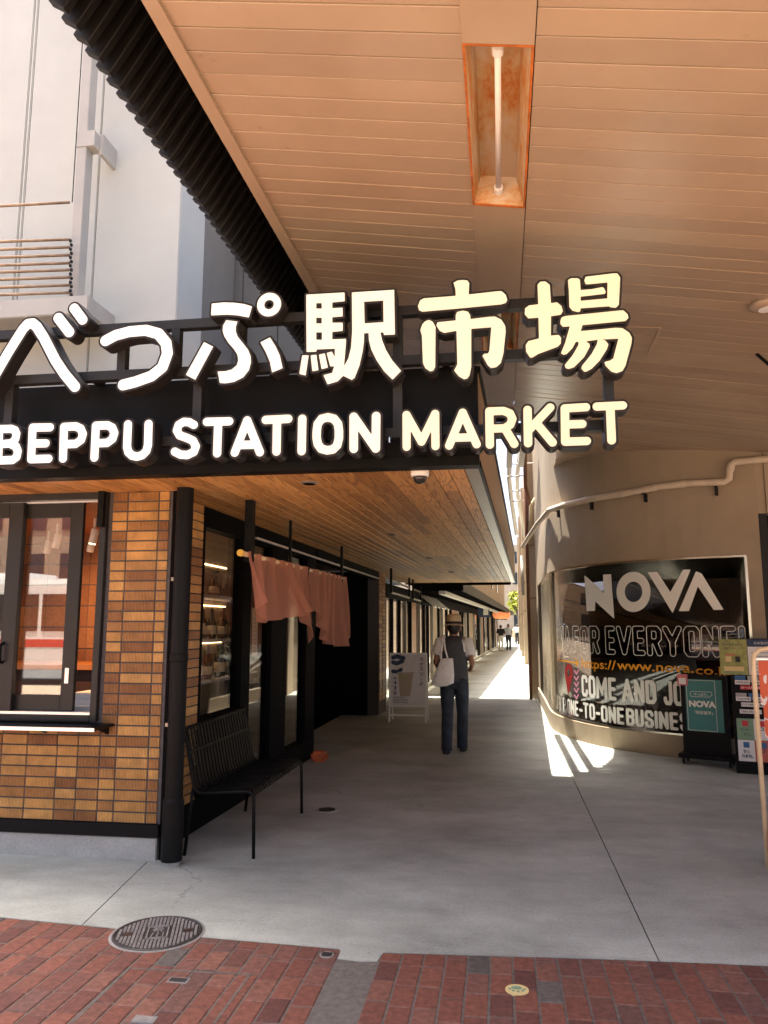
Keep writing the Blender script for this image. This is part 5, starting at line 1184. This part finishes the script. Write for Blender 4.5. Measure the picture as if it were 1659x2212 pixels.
# brochure rack
rk = thing('brochure_rack', 'black brochure rack with campaign poster, label strips and flyers by the doorway', 'brochure rack', (2.85, 9.3, 0))
q0, q1 = py(*R7(515, 400), 9.3), py(*R7(860, 400), 9.18)
A0 = q0[:2].copy(); A1 = np.array([q1[0] + .35, q1[1] - .1]); dA = (A1 - A0) / np.linalg.norm(A1 - A0); nA = np.array([dA[1], -dA[0]]); WA = np.linalg.norm(A1 - A0)
sb(MB(), .1, WA, .0, .08, -.35, .02).build('base', 'black_metal', rk); sb(MB(), .1, WA, .08, 1.46, -.08, -.03).build('back_panel', 'black_panel', rk)
for a in (.1, WA - .03): sb(MB(), a, a + .03, .08, 1.46, -.03, 0).build('side_post', 'black_metal', rk)
up_ = sb(MB(), .0, .285, 1.06, 1.45, .004, .012).build('campaign_poster', 'print_olive', rk); t_ = MB()
plane_text(t_, 'スタートダッシュ', .02, 1.375, .22, .035, .014, offset=.02); plane_text(t_, 'キャンペーン', .05, 1.335, .16, .03, .014, offset=.02); t_.build('lettering', 'print_navy', up_, fix=False)
for a, z, w_, h_, c_ in ((.06, 1.2, .06, .06, 'cream_print'), (.16, 1.2, .05, .06, 'print_black'), (.06, 1.27, .1, .015, 'print_coral'), (.03, 1.08, .22, .012, 'print_green'), (.04, 1.1, .2, .05, 'cream_print')): sb(MB(), a, a + w_, z, z + h_, .0125, .0135).build('print_patch', c_, up_)
up2 = sb(MB(), .29, WA, 1.06, 1.45, .004, .01).build('info_poster', 'paper', rk); sb(MB(), .29, WA, 1.37, 1.45, .0105, .012).build('heading_band', 'print_navy', up2); t_ = MB(); plane_text(t_, '日本語の情報', .36, 1.395, .2, .03, .014); 
t_.build('lettering', 'paper', up2, fix=False)
t_ = MB()
for r_ in range(6): sb(t_, .32, .6, 1.09 + r_ * .042, 1.1 + r_ * .042, .0105, .0115)
t_.build('print_lines', 'print_grey', up2)
for r_, (z, lab, red) in enumerate(((.955, '日常英会話', 0), (.9, 'お一人様一部', 1), (.775, 'TOEIC対策', 0), (.715, 'ビジネス英会話', 0), (.64, 'ご自由にお取り下さい', 0))):
    for c_ in range(2):
        a = .14 + .17 * c_ + (.05 if r_ in (1, 3) else 0) + .03 * (r_ == 4)
        if c_ == 1 and r_ in (1, 4): continue
        w_ = .15 if r_ not in (1, 4) else .22
        lb_ = sb(MB(), a, a + w_, z, z + .045, .0, .006).build('label_strip', 'print_red' if red else 'paper', rk); t_ = MB(); plane_text(t_, lab if c_ == 0 else '英検対策', a + .01, z + .01, w_ - .02, .025, .0075, offset=.015); t_.build('lettering', 'paper' if red else 'print_black', lb_, fix=False)
for r_ in range(2):
    for c_ in range(3): sb(MB(), .14 + c_ * .13, .25 + c_ * .13, 1.0 - r_ * .19 - .02, 1.05 - r_ * .19, -.02, -.008).build('flyer', 'print_grey' if (r_ + c_) % 2 else 'print_blue', rk)
for (a, z, c_) in ((.13, .36, 'print_green'), (.30, .36, 'paper'), (.13, .13, 'paper'), (.30, .13, 'print_coral')):
    fl = sb(MB(), a, a + .168, z, z + .226, .0, .006).build('flyer_panel', c_, rk); t_ = MB()
    if a < .2 and z > .3: plane_text(t_, 'マンツー', a + .03, z + .09, .11, .035, .0075, offset=.02); plane_text(t_, 'マン。', a + .06, z + .04, .08, .035, .0075, offset=.02)
    elif a < .2: plane_text(t_, '安心', a + .05, z + .085, .07, .04, .0075, offset=.02); plane_text(t_, '月謝制。', a + .03, z + .035, .12, .04, .0075, offset=.02)
    else: plane_text(t_, 'TO', a + .02, z + .1, .08, .04, .0075, offset=.03)
    t_.build('lettering', 'print_navy', fl, fix=False)
    sb(MB(), a + .055, a + .115, z + .145, z + .205, .0062, .0072).build('badge', 'print_red' if z > .3 else 'print_blue', fl)
# right edge: tube stand with printed towels, bag of sweets
ts = thing('towel_stand', 'cream tube stand with orange patterned towels at the right picture edge', 'display stand', (2.1, 5.9, 0))
q = py(*R7(762, 520), 5.75); x_ = q[0]
MB().tube([(x_ + .005, 5.75, 0), (x_, 5.75, 1.34), (x_ + .01, 5.75, 1.4), (x_ + .05, 5.76, 1.435), (x_ + .12, 5.77, 1.445), (x_ + .7, 5.85, 1.445), (x_ + .78, 5.86, 1.4), (x_ + .8, 5.86, 1.33), (x_ + .8, 5.86, 0)], .0165, 12).build('tube_frame', 'cream_tube', ts, smooth=True)
MB().bar((x_ + .02, 5.755, .03), (x_ + .78, 5.857, .03), .025, .025).build('foot_rail', 'cream_tube', ts)
for k in range(3):
    m = MB(); yy = 5.79 + k * .012; z1_ = 1.36 - k * .22; x0_ = x_ + .045 + .02 * k
    for i in range(13):
        a = i / 12; 
        for j in range(9): b = j / 8; m.v.append((x0_ + .6 * a, yy + .1 * a + .012 * math.sin(a * 9 + k) * b, z1_ - (.3 if k < 2 else .62) * b))
    for i in range(12):
        for j in range(8): c = i * 9 + j; m.f.append((c, c + 1, c + 10, c + 9))
    o = m.build('towel', 'towel_print', ts, smooth=True)
MB().bar((x_ + .01, 5.78, 1.37), (x_ + .79, 5.87, 1.37), .012, .012).build('towel_rail', 'aluminium', ts)
q = py(*R7(868, 1900), 5.7); bg_ = thing('sweets_bag', 'clear pink bag with a red tie at the foot of the towel stand', 'bag', (q[0] + .1, q[1], 0))
MB().lathe((q[0] + .1, q[1], 0), [(.05, .0), (.085, .04), (.095, .14), (.07, .24), (.02, .29), (.05, .33)], 14).build('bag_body', 'pink_plastic', bg_, smooth=True)
MB().lathe((q[0] + .1, q[1], 0), [(.024, .282), (.024, .3)], 12).build('tie', 'print_red', bg_)

# ================================================================== PEOPLE
def ico(mb, c, r, n=12):
    prof_ = [(max(math.sin(math.pi * i / 8), .02), -math.cos(math.pi * i / 8)) for i in range(9)]
    return mb.lathe(c, [(a * r[0], b * r[2]) for a, b in prof_], n, (1, r[1] / r[0]))
def skin_body(name, joints, edges, radii, parent, mat, sub=1):
    me = bpy.data.meshes.new(name); o = Vector(off(parent)); me.from_pydata([Vector(j) - o for j in joints], edges, [])
    ob = bpy.data.objects.new('tmp', me); COL.objects.link(ob)
    md = ob.modifiers.new('s', 'SKIN'); md.use_smooth_shade = True
    for v, r in zip(me.skin_vertices[0].data, radii): v.radius = (r, r) if not isinstance(r, tuple) else r
    me.skin_vertices[0].data[0].use_root = True
    ms = ob.modifiers.new('u', 'SUBSURF'); ms.levels = sub; ms.render_levels = sub
    dg = bpy.context.evaluated_depsgraph_get(); nm = bpy.data.meshes.new_from_object(ob.evaluated_get(dg)); nm.name = name
    bpy.data.objects.remove(ob); nm.materials.clear()
    return link(name, nm, mat, parent, tuple(o))
def person(label, x, y, hgt, yaw, top, trousers, hair=True, sleeve='cotton_white', hat=False, vest=None, stride=.09, arm_fwd=.22, sleeve_len=.55, skirt=False, group=None):
    """figure walking along +Y when yaw = 0"""
    k = hgt / 1.70; c_, s_ = math.cos(yaw), math.sin(yaw)
    t = thing('person', label, 'person', (x, y, 0), group)
    def T(a, b, z): return (x + (a * c_ - b * s_) * k, y + (a * s_ + b * c_) * k, z * k)
    J = dict(pel=(0, 0, .93), sp=(0, .0, 1.1), ch=(0, .01, 1.3), nk=(0, .02, 1.44), hd=(0, .04, 1.56), ht=(0, .045, 1.66),
             hl=(-.09, 0, .88), kl=(-.095, -.01 + stride * .3, .49), al=(-.10, -.05 - stride * .2, .09), tl=(-.11, .09 - stride * .2, .035),
             hr=(.09, 0, .88), kr=(.095, .03 + stride * .6, .49), ar=(.085, -.02 + stride, .09), tr=(.095, .13 + stride, .035),
             sl=(-.18, 0, 1.395), el=(-.235, -.03, 1.12), wl=(-.19, arm_fwd, 1.02), fl=(-.17, arm_fwd + .09, 1.03),
             sr=(.18, 0, 1.395), er=(.235, -.03, 1.12), wr=(.2, arm_fwd, 1.02), fr=(.18, arm_fwd + .09, 1.03))
    names = list(J); R_ = dict(pel=.11, sp=.10, ch=.11, nk=.05, hd=.078, ht=.055, hl=.085, kl=.055, al=.038, tl=.03, hr=.085, kr=.055, ar=.038, tr=.03, sl=.058, el=.042, wl=.028, fl=.03, sr=.058, er=.042, wr=.028, fr=.03)
    E_ = [('pel', 'sp'), ('sp', 'ch'), ('ch', 'nk'), ('nk', 'hd'), ('hd', 'ht'), ('pel', 'hl'), ('hl', 'kl'), ('kl', 'al'), ('al', 'tl'), ('pel', 'hr'), ('hr', 'kr'), ('kr', 'ar'), ('ar', 'tr'), ('ch', 'sl'), ('sl', 'el'), ('el', 'wl'), ('wl', 'fl'), ('ch', 'sr'), ('sr', 'er'), ('er', 'wr'), ('wr', 'fr')]
    skin_body('body', [T(*J[n]) for n in names], [(names.index(a), names.index(b)) for a, b in E_], [R_[n] * k * .86 for n in names], t, 'skin')
    def ell(mb, rings, n=16):
        kk = len(mb.v)
        for (a, b, z, rx, ry) in rings:
            for j in range(n): q = 2 * math.pi * j / n; mb.v.append(T(a + rx * math.cos(q), b + ry * math.sin(q), z))
        for i in range(len(rings) - 1):
            for j in range(n): mb.f.append((kk + i * n + j, kk + i * n + (j + 1) % n, kk + (i + 1) * n + (j + 1) % n, kk + (i + 1) * n + j))
        mb.f.append(tuple(kk + j for j in range(n))); mb.f.append(tuple(kk + (len(rings) - 1) * n + j for j in range(n)))
        return mb
    m = MB()
    for sd, h_, kn, an in ((-1, 'hl', 'kl', 'al'), (1, 'hr', 'kr', 'ar')):
        H_, K_, A_ = J[h_], J[kn], J[an]
        ell(m, [(A_[0], A_[1] + .0, .045, .068, .082), (A_[0], A_[1] + .0, .12, .068, .078), (A_[0] * .5 + K_[0] * .5, A_[1] * .5 + K_[1] * .5 - .01, .3, .072, .08), (K_[0], K_[1], .49, .073, .08), (H_[0] * .6 + K_[0] * .4, H_[1] * .6 + K_[1] * .4, .72, .092, .1), (H_[0] * .95, H_[1], .86, .1, .125), (H_[0] * .8, 0, .93, .1, .13)])
    ell(m, [(0, 0, .80, .13, .1), (0, 0, .86, .175, .135), (0, 0, .95, .172, .13), (0, 0, 1.02, .16, .115)])
    m.build('trousers', trousers, t, smooth=True)
    m = MB(); ell(m, [(0, 0, .97, .165, .12), (0, 0, 1.1, .165, .118), (0, .005, 1.26, .185, .125), (0, .01, 1.36, .19, .115), (0, .01, 1.42, .15, .085), (0, .02, 1.455, .075, .065)])
    for sg_, S_, E2 in ((-1, 'sl', 'el'), (1, 'sr', 'er')):
        a = Vector(T(*J[S_])); b = Vector(T(*J[E2])); m.tube([Vector(T(sg_ * .12, .005, 1.39)), a, a.lerp(b, sleeve_len * .5), a.lerp(b, sleeve_len)], [.07 * k, .072 * k, .074 * k, .078 * k], 12)
    shirt = m.build('shirt', top if not vest else sleeve, t, smooth=True)
    if vest:
        m = MB(); ell(m, [(0, 0, .90, .185, .14), (0, 0, 1.0, .178, .135), (0, 0, 1.1, .175, .132), (0, .005, 1.26, .178, .137), (0, .008, 1.36, .165, .13), (0, .01, 1.43, .125, .1), (0, .02, 1.47, .082, .075)])
        m.build('vest', vest, t, smooth=True)
    for T1, A1_ in (('tl', 'al'), ('tr', 'ar')):
        a, b = J[A1_], J[T1]; m = MB(); ell(m, [(b[0], (a[1] + b[1]) / 2, 0, .048, .13), (b[0], (a[1] + b[1]) / 2, .035, .05, .135), (b[0], (a[1] * .7 + b[1] * .3), .07, .042, .08), (a[0], a[1], .1, .042, .05)])
        m.build('shoe', 'shoe', t, smooth=True)
    hd = T(0, .035, 1.575)
    m = MB(); ico(m, T(0, .018, 1.595), (.086 * k, .1 * k, .112 * k)); m.build('hair', 'hair', t, smooth=True)
    face = MB(); ico(face, T(0, .065, 1.555), (.07 * k, .075 * k, .1 * k)); face.lathe(T(-.083, .035, 1.56), [(.004, -.03), (.014, -.02), (.016, .02), (.004, .03)], 8).lathe(T(.083, .035, 1.56), [(.004, -.03), (.014, -.02), (.016, .02), (.004, .03)], 8); face.bar(T(0, .13, 1.57), T(0, .15, 1.535), .02 * k, .02 * k); face.build('face', 'skin', t, smooth=True)
    if hat:
        tl = Matrix.Rotation(-.06, 3, 'X'); hc = T(0, .03, 1.62)
        h_ = MB().lathe(hc, [(.1, 0.), (.102, .03), (.097, .09), (.088, .122), (.06, .132), (.03, .12)], 22, (1, 1.12), tl).build('hat', 'straw', t, smooth=True)
        MB().lathe(hc, [(.1, -.004), (.132, -.012), (.136, -.02), (.132, -.018), (.1, -.008)], 26, (1, 1.12), tl).build('brim', 'straw', h_, smooth=True)
        MB().lathe(hc, [(.1035, .003), (.1045, .032), (.101, .032)], 22, (1, 1.12), tl).build('band', 'black_cloth', h_, smooth=True)
    return t, T, J
man, T, J = person('man in straw hat, grey vest and jeans walking away with a white tote', -.61, 10.15, 1.7, 0, 'cotton_white', 'denim', hat=True, vest='vest_grey', stride=.17, arm_fwd=.2, sleeve_len=.62)
tb = thing('tote_bag', 'white canvas tote bag hanging on the left shoulder of the walking man', 'bag', (-.75, 10.0, .85))
m = MB()
pro = [(-.27, -.02, .86), (-.13, -.2, .84), (.0, -.2, .87), (-.01, -.13, 1.2), (-.13, -.16, 1.21), (-.24, -.06, 1.12)]
fb = [(-.285, .86), (-.2, .835), (-.09, .845), (.005, .885), (.012, 1.0), (.0, 1.19), (-.07, 1.195), (-.15, 1.185), (-.205, 1.07), (-.26, .95)]
nF = len(fb)
def bagpt(a, z, d): return T(a, -.165 - d + .25 * max(0, -a - .12) * .8, z)
rings_ = [(.55, 0.0), (.92, .012), (1, .03), (1, .06), (.92, .078), (.55, .09)]
cxm = sum(a for a, z in fb) / nF; czm = sum(z for a, z in fb) / nF
for sc2, dd in rings_:
    for a, z in fb: m.v.append(bagpt(cxm + (a - cxm) * sc2, czm + (z - czm) * sc2, dd - .02))
for i in range(len(rings_) - 1):
    for j in range(nF): k2 = (j + 1) % nF; m.f.append((i * nF + j, i * nF + k2, (i + 1) * nF + k2, (i + 1) * nF + j))
m.f += [tuple(range(nF)), tuple((len(rings_) - 1) * nF + j for j in range(nF))]
m.build('bag_body', 'cotton_white', tb, smooth=True)
MB().tube([T(-.15, -.2, 1.18), T(-.15, -.175, 1.3), T(-.14, -.12, 1.43), T(-.13, -.02, 1.475), T(-.135, .1, 1.42)], .012, 6).build('strap', 'cotton_white', tb, smooth=True)
MB().tube([T(-.07, -.19, 1.19), T(-.1, -.17, 1.3), T(-.12, -.12, 1.42), T(-.115, -.02, 1.475), T(-.115, .1, 1.42)], .012, 6).build('strap', 'cotton_white', tb, smooth=True)
P1 = gz(*R3(1268, 803)); person('person in black top with backpack and white trousers far down the alley', P1[0], P1[1], 1.66, .1, 'black_cloth', 'paper', sleeve_len=.9, group='people far down the alley')
bpk = thing('backpack', 'black backpack on the person in white trousers', 'backpack', (P1[0], P1[1] - .2, .95)); MB().box((P1[0] - .15, P1[1] - .24, .98), (P1[0] + .15, P1[1] - .12, 1.4)).build('pack', 'black_cloth', bpk, bevel=.04)
person('person in pale shirt and dark trousers facing the camera beside the backpack wearer', P1[0] + .5, P1[1] + 1.5, 1.72, math.pi, 'blue_cloth', 'black_cloth', group='people far down the alley')
P2 = gz(*R3(1410, 748)); person('person in light blue shirt by the sunlit right wall', P2[0], P2[1], 1.75, 0, 'blue_cloth', 'black_cloth', sleeve_len=.95, group='people far down the alley')
P3 = gz(*R3(1366, 708)); person('small far person in tan clothes near the alley end', P3[0], P3[1] - 12, 1.5, math.pi, 'tan_cloth', 'tan_cloth', group='people far down the alley')
# floor stand sign in front of the far shops
q = gz(*R3(1080, 858)); fsn = thing('floor_stand_sign', 'thin grey floor stand sign before the far shops', 'sign', (q[0], q[1], 0))
MB().box((q[0] - .25, q[1] - .15, 0), (q[0] + .25, q[1] + .15, .03)).build('base', 'black_metal', fsn); MB().bar((q[0], q[1], .03), (q[0] - .1, q[1] + .2, 1.6), .05, .04).build('pole', 'black_metal', fsn); MB().hexa([(q[0] - .3, q[1] + .06, .9), (q[0] + .15, q[1] + .06, .9), (q[0] + .15, q[1] + .1, .9), (q[0] - .3, q[1] + .1, .9), (q[0] - .36, q[1] + .16, 1.75), (q[0] + .06, q[1] + .16, 1.75), (q[0] + .06, q[1] + .2, 1.75), (q[0] - .36, q[1] + .2, 1.75)]).build('board', 'print_grey', fsn)

# ================================================================== TREES
def tree(label, x, y, z0, h, r, leafmat, n=1400, ls=.18, group=None):
    t = thing('tree', label, 'tree', (x, y, z0), group); R_ = random.Random(int(x * 13 + y))
    m = MB().tube([(x, y, z0), (x + .05, y, z0 + h * .3), (x, y + .1, z0 + h * .55)], [.05 * h / 3, .04 * h / 3, .025 * h / 3], 8)
    cl = []
    for i in range(9):
        a = R_.uniform(0, 6.28); e = (x + math.cos(a) * r * R_.uniform(.3, .75), y + math.sin(a) * r * R_.uniform(.3, .75), z0 + h * R_.uniform(.55, .95)); cl.append(e)
        m.tube([(x, y + .05, z0 + h * .4), tuple((Vector((x, y, z0 + h * .55)) + Vector(e)) / 2), e], [.025 * h / 3, .015 * h / 3, .006 * h / 3], 6)
    m.build('trunk', 'bark', t); m = MB()
    for i in range(n):
        c = R_.choice(cl); q = Vector((R_.gauss(0, 1), R_.gauss(0, 1), R_.gauss(0, .8))); q = q.normalized() * (R_.random() ** .4) * r * .5
        p = Vector(c) + q; a = Vector((R_.gauss(0, 1), R_.gauss(0, 1), R_.gauss(0, 1))).normalized() * ls * R_.uniform(.5, 1); b = a.cross(Vector((R_.gauss(0, 1), R_.gauss(0, 1), R_.gauss(0, 1)))).normalized() * ls * .45
        m.add([p - a, p + b, p + a, p - b], [(0, 1, 2, 3)])
    m.build('crown', leafmat, t, fix=False)
q = py(*R3(1408, 420), 82); tree('yellow green street tree at the far end of the alley', q[0], 82, 0, 6.0, 1.1, 'leaf_yellow', 900, .25)

# ================================================================== STREET BEHIND THE CAMERA (seen in the glass)
def bus(label, x, y, cmat, L_=9.):
    t = thing('bus', label, 'bus', (x, y, 0), 'buses waiting across the street')
    body = MB().box((x - L_ / 2, y - 1.2, .35), (x + L_ / 2, y + 1.2, 2.95)).build('body', 'bus_white', t, bevel=.15)
    MB().box((x - L_ / 2 - .01, y - 1.21, 1.0), (x + L_ / 2 + .01, y + 1.21, 1.22)).build('stripe', cmat, body); MB().box((x - 1.2, y - .7, 2.9), (x + .8, y + .7, 3.15)).build('roof_unit', 'bus_white', t, bevel=.05)
    for i in range(6):
        for s_ in (-1, 1): MB().box((x - L_ / 2 + .5 + i * 1.38, y + s_ * 1.2 - .02, 1.45), (x - L_ / 2 + 1.75 + i * 1.38, y + s_ * 1.2 + .02, 2.5)).build('window', 'bus_window', body)
    for s_ in (-1, 1): MB().box((x + s_ * L_ / 2 - .02, y - 1.05, 1.3), (x + s_ * L_ / 2 + .02, y + 1.05, 2.6)).build('windscreen', 'bus_window', body)
    for a in (-L_ * .32, L_ * .3):
        for s_ in (-1, 1): MB().tube([(x + a, y + s_ * 1.0, .45), (x + a, y + s_ * 1.22, .45)], .45, 18).build('wheel', 'tyre', t)
for a in ((-14.5, -11, 'bus_red', 'white bus with red stripe opposite the kiosk, across the street'), (-3.0, -15, 'bus_green', 'white bus with green stripe behind the viewpoint, across the street'), (8, -14.5, 'bus_red', 'white bus with red stripe opposite the curved window, across the street')): bus(a[3], a[0], a[1], a[2])
tree('bushy green tree opposite the kiosk across the street', -14, -19, 0, 6.5, 2.6, 'leaf', 2600, .3, 'trees across the street'); tree('green tree opposite the curved window across the street', 5, -20, 0, 7, 2.4, 'leaf', 2000, .3, 'trees across the street')
for i, (x0, x1_, yy, hh, mt_, lab) in enumerate(((-40, -16, -34, 14, 'facade_tan', 'tan office block across the street on the left'), (-14, 6, -38, 17, 'facade_grey', 'grey office block straight across the street'), (8, 34, -34, 12, 'facade_grey', 'pale office block across the street on the right'))):
    t = thing('office_block', lab, 'building', ((x0 + x1_) / 2, yy, 0)); wl = MB().box((x0, yy - 8, 0), (x1_, yy, hh)).build('wall', mt_, t)
    for a in range(int((x1_ - x0) / 3)):
        for b in range(int(hh / 3.3)): MB().box((x0 + .7 + a * 3, yy - .02, 1.2 + b * 3.2), (x0 + 2.6 + a * 3, yy + .05, 2.9 + b * 3.2)).build('window', 'far_window', t)
